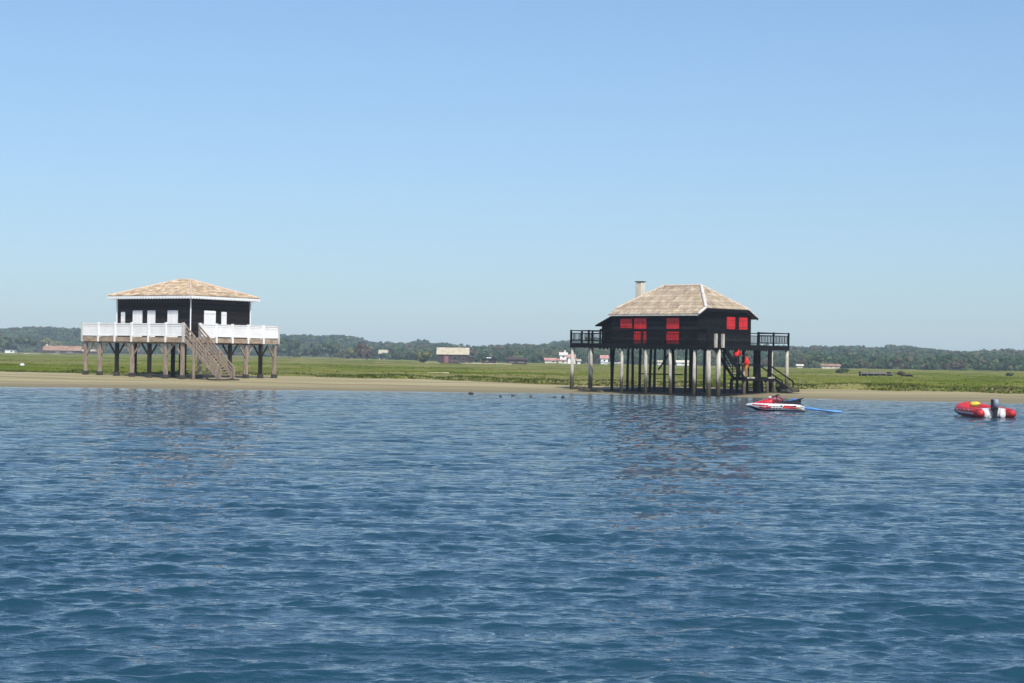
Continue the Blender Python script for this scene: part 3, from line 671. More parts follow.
# house body
hx0, hy0 = 2.42, 1.55; hx1, hy1 = hx0+7.35, hy0+8.75; ZE = 7.42
def f(m):
    m.box(hx0, hx1, hy0, hy1, ZD-.02, ZE)
    boards(m, hx0, hy0, hy1, ZD, ZE, 'x', -1); boards(m, hy0, hx0, hx1, ZD, ZE, 'y', -1)
one('wall', 'brown_black_wood', lh, f)
def shutter(par, axis, fx, a0, a1, z0, z1, side, name='door', mat='white_paint', lou=True, handle=True):
    t = .07*side
    def g(m):
        lo, hi = (fx+.02*side, fx+t) if side > 0 else (fx+t, fx+.02*side)
        if axis == 'x': m.box(lo, hi, a0, a1, z0, z1)
        else: m.box(a0, a1, lo, hi, z0, z1)
        k = int((a1-a0)/.16)
        for j in range(k+1):
            a = a0+(a1-a0)*j/k; q = fx+t
            l2, h2 = (q, q+.02*side) if side > 0 else (q+.02*side, q)
            if axis == 'x': m.box(l2, h2, a-.02, a+.02, z0+.03, z1-.03)
            else: m.box(a-.02, a+.02, l2, h2, z0+.03, z1-.03)
        for zz in (z0+.2, z1-.25):
            l2, h2 = (fx+t, fx+t+.035*side) if side > 0 else (fx+t+.035*side, fx+t)
            if axis == 'x': m.box(l2, h2, a0, a1, zz, zz+.1)
            else: m.box(a0, a1, l2, h2, zz, zz+.1)
    o_ = one(name, mat, par, g)
    if handle and z1-z0 > 1.6:
        q = fx+t+.04*side; zc = z0+1.0; a = a1-.15
        if axis == 'x': bx('handle', 'black_rub', o_, min(q, q+.05*side), max(q, q+.05*side), a-.02, a+.02, zc-.08, zc+.08)
        else: bx('handle', 'black_rub', o_, a-.02, a+.02, min(q, q+.05*side), max(q, q+.05*side), zc-.08, zc+.08)
    return o_
ly = lambda px: hy0+(189.5-px)/8.6
lx = lambda px: hx0+(px-189.5)/8.45
shutter(lh, 'x', hx0, ly(122.3), ly(118.6), ZD+1.15, ZD+2.2, -1, 'window')
for a, b in ((131, 140.5), (146.3, 154), (167, 177)): shutter(lh, 'x', hx0, ly(b), ly(a), ZD, ZD+2.32, -1)
shutter(lh, 'y', hy0, lx(203), lx(214.5), ZD, ZD+2.35, -1)
shutter(lh, 'y', hy0, lx(221), lx(226), ZD+1.0, ZD+2.3, -1, 'window')
for (a, b) in ((hx0-.10, hy0-.10), (hx1+.06, hy0-.06), (hx0-.06, hy1+.06)):
    one('downpipe', 'white_paint', lh, lambda m: m.tube([(a, b, ZD+.02), (a, b, ZE-.1)], .055, 8))
OV = .62
ex0, ex1, ey0, ey1 = hx0-OV, hx1+OV, hy0-OV, hy1+OV; ZR = ZE+1.62; zE = ZE-.02
wy2 = (ex1-ex0)/2; xm = (ex0+ex1)/2; r0, r1 = (xm, ey0+wy2, ZR), (xm, ey1-wy2, ZR)
def f(m):
    tiled(m, [(ex0, ey0, zE+.12), (ex0, ey1, zE+.12), r1, r0], (-1, 0, -.4), seed=1)
    tiled(m, [(ex1, ey0, zE+.12), (ex0, ey0, zE+.12), r0], (0, -1, -.4), seed=2)
    tiled(m, [(ex1, ey1, zE+.12), (ex1, ey0, zE+.12), r0, r1], (1, 0, -.4), seed=3)
    tiled(m, [(ex0, ey1, zE+.12), (ex1, ey1, zE+.12), r1], (0, 1, -.4), seed=4)
rf = one('roof', 'tile_l', lh, f)
def f(m):
    up = Vector((0, 0, .03))
    for a, b in (((ex0, ey0, zE+.12), r0), ((ex1, ey0, zE+.12), r0), ((ex0, ey1, zE+.12), r1), ((ex1, ey1, zE+.12), r1), (r0, r1)):
        m.tube([Vector(a)+up, Vector(b)+up], .085, 8)
one('ridge_cap', 'ridge_tile', rf, f)
def f(m):
    scallop(m, (ex0, ey0), (ex0, ey1), zE+.08, .27, .33, (-1, 0)); scallop(m, (ex0, ey0), (ex1, ey0), zE+.08, .27, .33, (0, -1))
    scallop(m, (ex1, ey0), (ex1, ey1), zE+.08, .27, .33, (1, 0)); scallop(m, (ex0, ey1), (ex1, ey1), zE+.08, .27, .33, (0, 1))
one('valance', 'white_paint', rf, f)
bx('soffit', 'grey_wood', rf, ex0+.02, ex1-.02, ey0+.02, ey1-.02, zE-.06, zE-.02)
# stair from the right face, descending outward (local -Y), steps between X .15 and 1.85
st = thing('wooden_stairs', (0, 0, 0)); st.parent = lh
RUN, NS = 4.15, 16; XS0, XS1 = .15, 1.80
gb = gz(LO[0]+2.5, LO[1]-2.0)
def sz(s): return ZD+(gb-ZD)*s
def f(m):
    for i in range(1, NS): 
        s = i/NS; m.box(XS0+.05, XS1-.05, -RUN*s-.13, -RUN*s+.15, sz(s)-.02, sz(s)+.03)
one('tread', 'timber', st, f); 
for xx in (XS0, XS1):
    one('stringer', 'timber', st, lambda m: m.bar((xx, 0.0, ZD-.18), (xx, -RUN-.1, gb-.05), .06, .32))
    def f(m):
        m.bar((xx, 0, ZD+1.05), (xx, -RUN, gb+1.0), .08, .12)
        m.bar((xx, 0, ZD+.70), (xx, -RUN, gb+.68), .04, .14)
        m.bar((xx, 0, ZD+.38), (xx, -RUN, gb+.36), .04, .14)
    one('handrail', 'timber', st, f)
    for s, below in ((.26, True), (.60, False), (.98, False)):
        zt = sz(s)+1.1; zb_ = gb-.3 if below else sz(s)-.3
        one('newel_post', 'brown_post' if below else 'timber', st, lambda m: m.box(xx-.075, xx+.075, -RUN*s-.075, -RUN*s+.075, zb_, zt))
bx('bottom_step', 'concrete', st, XS0-.6, XS1+.3, -RUN-.3, -RUN+.9, gb-.3, gb+.12)
# ================================================================== RIGHT HUT
RD = 135.0; RA = math.radians(48)
RO = (GX(704, RD), RD)
rh = thing('stilt_hut', (RO[0], RO[1], 0), RA, label='black stilt hut with red shutters, chimney and pale tiled roof, standing at the waterline', cat='house', group='huts on stilts')
def rw(X, Y): return RO[0]+X*math.cos(RA)-Y*math.sin(RA), RO[1]+X*math.sin(RA)+Y*math.cos(RA)
ZD2 = 3.88
wx, wy = -.72, .15                 # front wall plane X=wx, right wall plane Y=wy
def f(m):
    m.box(wx, 6.3, wy, 8.3, ZD2-.02, 6.05)
    m.box(.1, 5.5, wy+.003, 8.297, 6.05, 6.5)
    m.box(-.25, 4.5, 8.3, 9.7, ZD2-.02, 5.25)
    m.face([(wx, wy, 6.05), (0.1, wy, 6.5), (.1, wy, 6.05)]); m.face([(6.3, wy, 6.05), (5.5, wy, 6.05), (5.5, wy, 6.5)])
    boards(m, wx, wy, 8.3, ZD2-.3, 6.05, 'x', -1); boards(m, wy, wx, 6.3, ZD2-.3, 6.45 if 0 else 6.05, 'y', -1)
    boards(m, -.25, 8.3, 9.7, ZD2-.3, 5.25, 'x', -1)
one('wall', 'black_wood', rh, f)
E0 = 6.60; APZ = 8.42
ra, rb = (2.8, 2.4, APZ), (2.8, 6.0, APZ)
q00, q10, q11, q01 = (0, -.12, E0), (5.6, -.12, E0), (5.6, 8.5, E0), (0, 8.5, E0)
def f(m):
    tiled(m, [q00, q01, rb, ra], (-1, 0, -.6), seed=11, vary=.13, pitch=.22)
    tiled(m, [q10, q00, ra], (0, -1, -.6), seed=12, vary=.13, pitch=.22)
    tiled(m, [q11, q10, ra, rb], (1, 0, -.6), seed=13, vary=.13, pitch=.22)
    tiled(m, [q01, q11, rb], (0, 1, -.6), seed=14, vary=.13, pitch=.22)
    tiled(m, [(-.98, -.12, 6.12), (-.98, 8.5, 6.12), (0, 8.5, E0-.004), (0, -.12, E0-.004)], (-1, 0, -.5), seed=15, vary=.13, pitch=.22)
    tiled(m, [(5.6, -.12, E0-.004), (5.6, 8.5, E0-.004), (6.85, 8.5, 6.0), (6.85, -.12, 6.0)], (1, 0, -.5), seed=16, vary=.13, pitch=.22)
rf2 = one('roof', 'tile_r', rh, f)
one('lean_to_roof', 'tarred', rh, lambda m: [m.face([(-.75, 8.42, 6.0), (-.75, 9.98, 5.30), (4.6, 9.98, 5.30), (4.6, 8.42, 6.0)]), m.face([(-.75, 8.42, 5.9), (4.6, 8.42, 5.9), (4.6, 9.98, 5.2), (-.75, 9.98, 5.2)]),
     m.face([(-.75, 8.42, 5.9), (-.75, 9.98, 5.2), (-.75, 9.98, 5.3), (-.75, 8.42, 6.0)]), m.face([(-.75, 9.98, 5.2), (4.6, 9.98, 5.2), (4.6, 9.98, 5.3), (-.75, 9.98, 5.3)])])
bx('lean_to_wall_top', 'black_wood', rh, -.24, 4.5, 8.31, 9.65, 5.25, 5.32)
def f(m):
    up = Vector((0, 0, .04))
    m.tube([Vector(q00)+up, Vector(ra)+up], .13, 8)
    m.tube([Vector((-.98, -.12, 6.14)), Vector(q00)+up], .10, 8); m.tube([Vector(q10)+up, Vector((6.85, -.12, 6.02))], .07, 8)
one('ridge_cap', 'mortar', rf2, f)
one('ridge_cap', 'ridge_tile', rf2, lambda m: [m.tube([Vector(a)+Vector((0, 0, .03)), Vector(b)+Vector((0, 0, .03))], .085, 8) for a, b in ((q10, ra), (q01, rb), (q11, rb), (ra, rb))])
def f(m):
    m.box(-1.03, -.985, -.12, 8.5, 6.0, 6.10)
one('eave_board', 'mortar', rf2, f)
def f(m):
    m.box(.0, 5.6, -.17, -.125, E0-.25, E0-.03); m.bar((-.98, -.15, 6.0), (0, -.15, E0-.12), .04, .16); m.bar((5.6, -.15, E0-.12), (6.85, -.15, 5.9), .04, .16)
one('gable_board', 'black_wood', rf2, f)
# chimney
cpx = P(640, 281, RD+6.2)
cyl = 5.7; cxl = 4.2
ch = bx('chimney', 'cream', rf2, 1.9, 2.45, 7.55, 8.1, 6.7, 8.68, bevel=.02)
bx('chimney_cap', 'concrete', ch, 1.85, 2.5, 7.5, 8.15, 8.76, 8.82); bx('cap_pillar', 'cream', ch, 1.95, 2.4, 7.6, 8.05, 8.68, 8.76)
# red joinery
fy = lambda px: (704-5.4-px)/10.82
o_ = shutter(rh, 'x', wx, fy(630.3), fy(618.6), 5.06, 5.78, -1, 'shutter', 'red_paint')
for a, b in ((645.3, 633.2), (679, 667)):
    shutter(rh, 'x', wx, fy(a), fy(b), ZD2, 5.82, -1, 'door', 'red_paint')
sx_ = lambda px: (px-704+1.6)/7.45
for a, b in ((725, 732.6), (737, 745)): shutter(rh, 'y', wy, sx_(a), sx_(b), 5.08, 6.02, -1, 'shutter', 'red_paint')
# decks
def decking(x0, x1, y0, y1):
    def f(m):
        y = y0
        while y < y1-.05: m.box(x0, x1, y, min(y+.19, y1), ZD2-.06, ZD2); y += .2
        for a in (x0, x1-.06): m.box(a, a+.06, y0, y1, ZD2-.34, ZD2-.062)
        for a in (y0, y1-.06): m.box(x0+.062, x1-.062, a, a+.06, ZD2-.34, ZD2-.062)
    one('deck', 'black_wood', rh, f)
decking(-1.25, 6.5, -1.3, 9.25); decking(-.2, 2.6, 9.26, 13.0); decking(6.51, 11.0, -.35, 2.6)
def f(m):
    scallop(m, (-1.25, -1.3), (-1.25, 9.2), ZD2-.06, .42, .36, (-1, 0)); scallop(m, (-1.25, -1.3), (6.5, -1.3), ZD2-.06, .42, .36, (0, -1))
one('valance', 'black_wood', rh, f)
def brail(p0, p1, n, h=1.0, dens=.12, base=None):
    p0, p1 = Vector(p0), Vector(p1); e = (p1-p0)/n; u = e.normalized(); al = abs(e.x) > abs(e.y); zb = ZD2 if base is None else base
    for i in range(n+1):
        q = p0+e*i; bx('rail_post', 'black_wood', rh, q.x-.06, q.x+.06, q.y-.06, q.y+.06, zb-.3, zb+h+.06)
    for i in range(n):
        a, b = p0+e*i+u*.062, p0+e*(i+1)-u*.062
        def g(m):
            for z_, t in ((h, .07), (h-.2, .05), (.22, .05)): m.bar((a.x, a.y, zb+z_), (b.x, b.y, zb+z_), .08, t)
            k = max(1, int((b-a).length/dens))
            for j in range(k):
                c_ = a+(b-a)*((j+.5)/k); m.bar((c_.x, c_.y, zb+.22), (c_.x, c_.y, zb+h-.2), .022, .022, up=(0, 1, 0))
        one('rail_panel', 'black_wood', rh, g)
brail((-.14, 9.3), (-.14, 12.94), 2); brail((-.14, 12.94), (2.54, 12.94), 2); brail((2.54, 9.3), (2.54, 12.94), 2)
brail((6.7, -.29), (10.94, -.29), 2); brail((10.94, -.29), (10.94, 2.54), 1); brail((6.7, 2.54), (10.94, 2.54), 2)
brail((-1.19, -1.2), (-1.19, 9.1), 5, h=.95, dens=.22)
# posts
def rpost(X, Y, mat, r, zt=None, lean=0.0, zbot=None):
    a, b = rw(X, Y); g = gz(a, b) if zbot is None else zbot; zt = ZD2-.36 if zt is None else zt
    R = random.Random(int(X*100+Y*1000)); dx, dy = R.uniform(-.13, .13)+lean, R.uniform(-.13, .13)
    one('post', mat, rh, lambda m: m.tube([(X+dx, Y+dy, min(g, 0)-.6), (X+dx*.5+R.uniform(-.03, .03), Y+dy*.5, (g+zt)/2), (X, Y, zt)], [r*1.12, r, r*.95], 9), smooth=True)
for Y in (.05, 2.35, 4.65, 6.95): rpost(-1.1, Y+.0, 'pale_post', .125)
rpost(-1.05, -1.15, 'pale_post', .17, zt=ZD2-.36); rpost(.25, -1.15, 'pale_post', .17)
rpost(.0, 12.85, 'pale_post', .15); rpost(0.1, 11.2, 'pale_post', .12); rpost(.5, 11.5, 'tarred', .10); rpost(.0, 10.95, 'pale_post', .12)
rpost(2.4, 12.8, 'tarred', .1)
one('top_rail', 'black_wood', rh, lambda m: m.box(-1.27, -1.14, -1.2, 9.1, ZD2+.98, ZD2+1.12))
for X, Y in [(-.3, 8.7), (.3, 8.9), (1.0, 7.6), (.2, 6.2), (1.5, 7.2), (.0, 5.0), (2.6, 6.6), (1.1, 4.5), (2.8, 5.0), (.3, 3.2), (1.3, 2.6), (2.9, 3.4), (2.7, 1.9),
             (-.5, .4), (3.6, .7), (4.8, 4.6), (4.8, 6.6), (6.2, 1.2), (6.2, 4.0), (-.6, -.9), (.7, -.8), (2.0, 8.8)]:
    rpost(X, Y, 'tarred', .105)
for X, Y in ((8.5, -.2), (6.65, -.1)): rpost(X, Y, 'tarred', .17)
rpost(8.8, -.15, 'pale_post', .11); rpost(10.9, -.2, 'pale_post', .14); rpost(10.8, 2.4, 'tarred', .13); rpost(8.6, 2.4, 'tarred', .13)
one('brace', 'tarred', rh, lambda m: m.bar((.3, 4.5, 1.9), (.3, 3.2, 3.5), .08, .1))
one('brace', 'tarred', rh, lambda m: m.bar((.3, 6.2, 1.55), (.3, 2.2, 1.55), .06, .08))
# entrance newel posts and stairs
for X in (-.45, .45): bx('newel_post', 'pale_post', rh, X-.13, X+.13, -1.45, -1.31, ZD2-.25, ZD2+.78)
SX0, SX1, ZL = .6, 3.15, 1.42; SY0, SY1 = -1.45, -.45; n = 12
def f(m):
    for i in range(1, n):
        s = i/n; m.box(SX0+(SX1-SX0)*s-.16, SX0+(SX1-SX0)*s+.14, SY0+.05, SY1-.05, ZD2+(ZL-ZD2)*s-.02, ZD2+(ZL-ZD2)*s+.02)
one('upper_stair_tread', 'black_wood', rh, f)
for Y in (SY0, SY1):
    one('stringer', 'black_wood', rh, lambda m: m.bar((SX0, Y, ZD2-.2), (SX1+.1, Y, ZL-.12), .06, .24))
    if Y == SY1: one('handrail', 'black_wood', rh, lambda m: [m.bar((SX0, Y, ZD2+.9), (SX1, Y, ZL+.9), .06, .08), m.bar((SX0, Y, ZD2+.45), (SX1, Y, ZL+.45), .04, .06)] + [m.bar((SX0+(SX1-SX0)*s, Y, ZD2+(ZL-ZD2)*s), (SX0+(SX1-SX0)*s, Y, ZD2+(ZL-ZD2)*s+.9), .05, .05, up=(0, 1, 0)) for s in (.0, .5, .98)])
LX0, LX1 = 3.15, 7.4
one('landing', 'black_wood', rh, lambda m: [m.box(x, x+.18, SY0, SY1, ZL-.06, ZL) for x in np.arange(LX0, LX1, .2)] + [m.box(LX0, LX1, SY0-.05, SY0-.002, ZL-.26, ZL+.02), m.box(LX0, LX1, SY1+.002, SY1+.05, ZL-.26, ZL+.02)])
for a, b in ((3.5, 4.5), (6.3, 7.2)): bx('edge_board', 'pale_post', rh, a, b, SY0-.08, SY0-.054, ZL-.09, ZL+.03)
def f(m):
    for z_ in (.95,): m.bar((LX0+.1, SY1, ZL+z_), (LX1-.6, SY1, ZL+z_), .06, .09)
    for x in (4.0, 5.2, 6.6): m.bar((x, SY1, ZL), (x, SY1, ZL+.95), .09, .09, up=(0, 1, 0))
one('landing_rail', 'black_wood', rh, f)
for X, Y, mt_, r in ((3.4, SY0+.1, 'pale_post', .13), (5.3, SY0+.1, 'tarred', .12), (6.4, SY0+.1, 'pale_post', .13), (7.3, SY0+.1, 'pale_post', .12), (3.0, SY1, 'tarred', .13), (5.0, SY1, 'tarred', .11), (6.9, SY1, 'tarred', .11)):
    rpost(X, Y, mt_, r, zt=ZL-.1)
rpost(5.1, -.1, 'yellow_post', .12, zt=ZL+1.0)
F0, F1 = 7.2, 9.9; a_, b_ = rw(F1, -1); gzb = gz(a_, b_)
def f(m):
    for i in range(1, 7):
        s = i/7; m.box(F0+(F1-F0)*s-.16, F0+(F1-F0)*s+.14, SY0+.05, SY1-.05, ZL+(gzb-ZL)*s-.02, ZL+(gzb-ZL)*s+.02)
one('lower_stair_tread', 'black_wood', rh, f)
for Y in (SY0, SY1):
    one('stringer', 'black_wood', rh, lambda m: m.bar((F0, Y, ZL-.12), (F1, Y, gzb-.05), .06, .26))
    one('handrail', 'black_wood', rh, lambda m: [m.bar((F0-.6, Y, ZL+.93), (F1, Y, gzb+.8), .07, .09), m.bar((F1, Y, gzb-.2), (F1, Y, gzb+.85), .08, .08, up=(0, 1, 0))])
# rocks and weed on the shore
def lump(name, px, py, d, r, mat, label, cat, seed, group, sink=.4):
    p = P(px, py, d); z = gz(p.x, d); z = max(z, 0.0)
    m = MB(); r = r*(.62 if name == 'stone' else 1)
    for k in range(3 if r > .2 else 1):
        R = random.Random(seed*7+k); m.blob((R.uniform(-.6, .6)*r*k*.8, R.uniform(-.4, .4)*r*k*.6, r*.1), (r*R.uniform(.6, 1), r*R.uniform(.5, .9), r*R.uniform(.4, .75)), seed*5+k, .25)
    o = m.build(name, mat, smooth=False); o.location = (p.x, d, z+r*(.35-sink*.5)); return tag(o, label, cat, group)
GR = 'dark stones along the waterline'
for i, (px, py, r, lb) in enumerate([(471, 393.5, .34, 'big dark stone standing alone at the water edge below the pale roofed cabin'), (500.5, 395.6, .20, 'small dark stone in shallow water, next to the right of the big lone stone'),
        (513, 395.2, .24, 'pointed dark stone in shallow water, second to the right of the big lone stone'), (531, 396.0, .20, 'small dark stone midway in the row along the waterline'),
        (554.5, 397, .20, 'dark stone left of the flat stone nearest the red shuttered hut'), (563, 397.2, .30, 'flat dark stone at the right end of the waterline row')]):
    lump('stone', px, py, 2.7*1800/(py+1-hor(px)), r, 'rock', lb, 'stone', i+1, GR)
GW = 'seaweed clumps under the red shuttered hut'
for i, (px, d, r, lb) in enumerate([(577, 144, .35, 'dark seaweed clump at the foot of the leftmost post'), (585, 142, .4, 'dark seaweed clump between the leftmost posts'), (600, 139, .3, 'small seaweed clump right of the second pale post from left')]):
    lump('seaweed', px, 390, d, r, 'weed', lb, 'seaweed', 20+i, GW, .9)
GS = 'boulders at the foot of the lower stair'
for i, (px, d, r, lb) in enumerate([(784, 141, .5, 'large dark boulder left of the pair at the foot of the black stair'), (791, 141.5, .45, 'brownish boulder at the right of the black stair foot'), (787, 139.0, .33, 'small wet boulder in front at the black stair foot')]):
    lump('boulder', px, 390, d, r, 'rock' if i != 1 else 'weed', lb, 'boulder', 40+i, GS)
# ------------------------------------------------------------------ people
def skin_mesh(name, verts, edges, mat, parent, root=0, sub=2):
    me = bpy.data.meshes.new(name); me.from_pydata([v[:3] for v in verts], edges, []); me.materials.append(MT[mat])
    o = bpy.data.objects.new(name, me); COL.objects.link(o)
    if parent: o.parent = parent
    sk = o.modifiers.new('skin', 'SKIN'); sk.use_smooth_shade = True
    lay = me.skin_vertices[0].data if me.skin_vertices else None
    if lay is None:
        import bmesh
        b = bmesh.new(); b.from_mesh(me); b.verts.layers.skin.verify(); b.to_mesh(me); b.free(); lay = me.skin_vertices[0].data
    for i, v in enumerate(verts):
        r = v[3]; lay[i].radius = (r, r) if not hasattr(r, '__len__') else r; lay[i].use_root = (i == root)
    s = o.modifiers.new('sub', 'SUBSURF'); s.levels = sub; s.render_levels = sub
    return o
def person(label, loc, rz, top, legs, legs_long, lean, rarm, larm, step=.2, group=None):
    o = thing('person', loc, rz, label=label, cat='person', group=group)
    # local: faces +X, left side +Y
    hz, sh = .92, 1.42; lx_ = lean
    J = [(0, 0, hz, .13), (lx_*.4, 0, 1.15, .12), (lx_*.8, 0, 1.35, .14), (lx_, 0, 1.47, .06), (lx_+.02, 0, 1.54, .065), (lx_+.035, 0, 1.62, .098), (lx_+.03, 0, 1.70, .085)]
    E = [(0, 1), (1, 2), (2, 3), (3, 4), (4, 5), (5, 6)]
    def add(p, parent_):
        J.append(p); E.append((parent_, len(J)-1)); return len(J)-1
    nose = add((lx_+.135, 0, 1.61, .016), 5)
    for s in (-1, 1): add((lx_+.03, s*.095, 1.615, .018), 5)      # ears
    feet = {}
    for s, (kx, fx, fz) in ((1, (.10, .05+step, -.0)), (-1, (.05, -.08, .0))):
        h_ = add((0, s*.10, hz-.06, .095), 0); k = add((kx+.02, s*.11, .50+(fz*.5), .062), h_); a = add((fx, s*.11, .09+fz, .042), k)
        add((fx+.17, s*.13, .04+fz, .035), a)
    for s, (el, ha) in ((1, larm), (-1, rarm)):
        c = add((lx_*.85, s*.17, sh, .062), 2); e = add((lx_+el[0], s*(.17+el[1]), sh+el[2], .046), c); h = add((lx_+ha[0], s*(.17+ha[1]), sh+ha[2], .03), e)
        dv = (Vector(J[h][:3])-Vector(J[e][:3])).normalized(); pm_ = add((*(Vector(J[h][:3])+dv*.08), .034), h)
        side = dv.cross(Vector((0, 1, .2))).normalized(); bp = Vector(J[pm_][:3])
        for k, l_ in enumerate((.07, .085, .08, .065)):
            b1 = bp+dv*.035+side*(k-1.5)*.02; f1 = add((*b1, .010), pm_); add((*(b1+dv*l_*.6+Vector((0, -s*.02, 0))), .008), f1)
        t1 = add((*(Vector(J[h][:3])+dv*.05+side*-.04), .011), pm_); add((*(Vector(J[h][:3])+dv*.09+side*-.06), .009), t1)
    body = skin_mesh('body', J, E, 'skin', o)
    # eyes and hair
    hb = MB(); hb.blob((lx_+.005, 0, 1.665), (.115, .105, .10), 3, .04); hb.build('hair', 'hair', o, smooth=True)
    eb = MB()
    for s in (-1, 1): eb.blob((lx_+.118, s*.035, 1.635), (.014, .016, .010), 3, .0, 6, 4)
    eb.build('eyes', 'dark_cloth', o); mb_ = MB(); mb_.box(lx_+.112, lx_+.125, -.025, .025, 1.57, 1.58); mb_.build('mouth', 'jet_red', o)
    # jacket
    JJ = [(0, 0, hz-.06, .22), (lx_*.4, 0, 1.13, .24), (lx_*.8, 0, 1.34, .24), (lx_*.95, 0, 1.45, .09)]; EE = [(0, 1), (1, 2), (2, 3)]
    for s, (el, ha) in ((1, larm), (-1, rarm)):
        JJ.append((lx_*.85, s*.17, sh, .10)); EE.append((2, len(JJ)-1)); JJ.append((lx_+el[0], s*(.17+el[1]), sh+el[2], .082)); EE.append((len(JJ)-2, len(JJ)-1))
        JJ.append((lx_+el[0]+(ha[0]-el[0])*.8, s*(.17+el[1]+(ha[1]-el[1])*.8), sh+el[2]+(ha[2]-el[2])*.8, .052)); EE.append((len(JJ)-2, len(JJ)-1))
    skin_mesh('jacket', JJ, EE, top, o)
    JJ = [(0, 0, hz, .15)]; EE = []
    for s, (kx, fx, fz) in ((1, (.10, .05+step, -.0)), (-1, (.05, -.08, .0))):
        JJ.append((0, s*.10, hz-.08, .118)); EE.append((0, len(JJ)-1)); JJ.append((kx+.02, s*.11, .52, .085)); EE.append((len(JJ)-2, len(JJ)-1))
        if legs_long: JJ.append((fx, s*.11, .14, .06)); EE.append((len(JJ)-2, len(JJ)-1))
    skin_mesh('trousers' if legs_long else 'shorts', JJ, EE, legs, o)
    return o
GP = 'people in red jackets on the black stairs'
def stair_pt(X): return ZD2+(ZL-ZD2)*(X-SX0)/(SX1-SX0)
n_ = 12
def tread_x(i): return SX0+(SX1-SX0)*i/n_
i = 9; X = tread_x(i); a, b = rw(X, -1.12)
person('person in red jacket and dark trousers on the black stair, higher of the two people', (a, b, stair_pt(X)+.02), RA, 'jacket', 'dark_cloth', True, .16, ((.12, .06, -.26), (.34, .04, -.38)), ((.0, .1, -.28), (.2, .08, -.45)), step=-.0, group=GP)
X = 4.0; a, b = rw(X, -1.12)
person('person in red jacket and orange shorts at the foot of the upper black stair', (a, b, ZL+.02), RA+2.2, 'jacket', 'orange', False, .03, ((-.02, .12, -.28), (.12, .1, -.5)), ((.02, .1, -.28), (.22, .06, -.4)), step=-.0, group=GP)
# ------------------------------------------------------------------ jet ski (bow toward -X)
jd = 97.0; jx = GX(777, jd)
js = thing('jet_ski', (jx, jd, 0.0), math.radians(-4), label='white and red jet ski floating in front of the red shuttered hut', cat='jet ski'); js.scale = (1, 1, .88)
def sect(s):
    """half beam, bottom z, top z along -1.55 (bow) .. 1.5 (stern)"""
    q = (s+1.62)/3.12; wd = .56*min(1, (q*3.0)**.62)*(1-.10*max(0, q-.7)/.3); top = .44+.04*(1-q)-.16*max(0, q-.88)/.12-.07*max(0, .12-q)/.12; bot = -.12+.42*max(0, .28-q)/.28
    return wd, bot, top
def hullring(s, z0f, z1f, grow=0.0):
    wd, b, t = sect(s); r = []
    pts = [(0, 0), (.55, .12), (.9, .38), (1.0, .62), (.96, 1.0), (0, 1.0)]
    R = [(wd+grow)*p for p, _ in pts]; Z = [b+(t-b)*q for _, q in pts]
    L_ = [(s, y, z) for y, z in zip(R, Z)]; L2 = [(s, -y, z) for y, z in list(zip(R, Z))[1:-1]][::-1]
    return L_+L2
one('hull', 'jet_white', js, lambda m: m.loft([hullring(-1.62+3.12*i/22, 0, 1) for i in range(23)]), smooth=True)
def f(m):   # dark keel band
    rings = []
    for i in range(23):
        s = -1.62+3.12*i/22; wd, b, t = sect(s); zz = b+(t-b)*.36
        rings.append([(s, (wd*.90+.012), zz), (s, wd*.55+.012, b+(t-b)*.12-.012), (s, 0, b-.015), (s, -wd*.55-.012, b+(t-b)*.12-.012), (s, -wd*.90-.012, zz)])
    m.loft(rings)
one('keel', 'navy', js, f)
for s_ in (-1, 1):    # side graphics: shards of red, gold and black following the hull side
    def shard(m, x0, x1, z0, z1, sk):
        def pt(s, zf):
            wd, b, t = sect(s); k = .985 if zf > .62 else .90+(.10)*(zf-.38)/.24
            return (s, s_*(wd*k+.014), b+(t-b)*zf)
        n = 4
        for k in range(n):
            a, c = x0+(x1-x0)*k/n, x0+(x1-x0)*(k+1)/n
            m.face([pt(a, z0), pt(c, z0), pt(c+sk, z1), pt(a+sk, z1)])
    for mt_, lst in (('jet_red', [(-1.35, -.55, .70, .86, .10), (-1.0, -.45, .45, .62, .08), (.25, .75, .55, .85, .12), (.62, 1.1, .5, .68, .1), (-.6, -.35, .62, .72, .05)]),
                     ('black_rub', [(-.42+.17*k, -.42+.17*k+.12, .46, .76, .03) for k in range(4)]+[(.8, 1.0, .72, .86, .05), (.1, .2, .5, .85, .1)]),
                     ('yellow_post', [(-.5, -.42, .5, .78, .04), (1.0, 1.25, .56, .74, .06), (.0, .06, .52, .74, .03)])):
        for q_ in lst: one('side_graphic', mt_, js, lambda m: shard(m, *q_))
def f(m):   # front cowl (hood)
    rings = []
    for i in range(9):
        q = i/8; s = -1.28+1.05*q; w_ = .10+.27*math.sin(min(1, q*1.25)*PI/2); h = .47+.36*q**.9; 
        rings.append([(s, w_*math.cos(a), .42+(h-.42)*max(0, math.sin(a))**.7) for a in [PI*k/8 for k in range(9)]])
    m.loft(rings)
one('hood', 'jet_red', js, f, smooth=True)
def f(m):
    rings = []
    for i in range(7):
        q = i/6; s = -.36+.72*q; h = .86+.14*math.sin(q*PI)-.12*q; w_ = .24-.06*q
        rings.append([(s, w_*math.cos(a), .42+(h-.42)*max(0, math.sin(a))**.6) for a in [PI*k/8 for k in range(9)]])
    m.loft(rings)
cs = one('console', 'maroon', js, f, smooth=True)
one('handlebar', 'black_rub', cs, lambda m: [m.tube([(.12, -.40, 1.0), (.02, -.2, .98), (-.02, 0, .96), (.02, .2, .98), (.12, .40, 1.0)], .03, 8), m.tube([(-.02, 0, .8), (-.02, 0, .97)], .05, 8)])
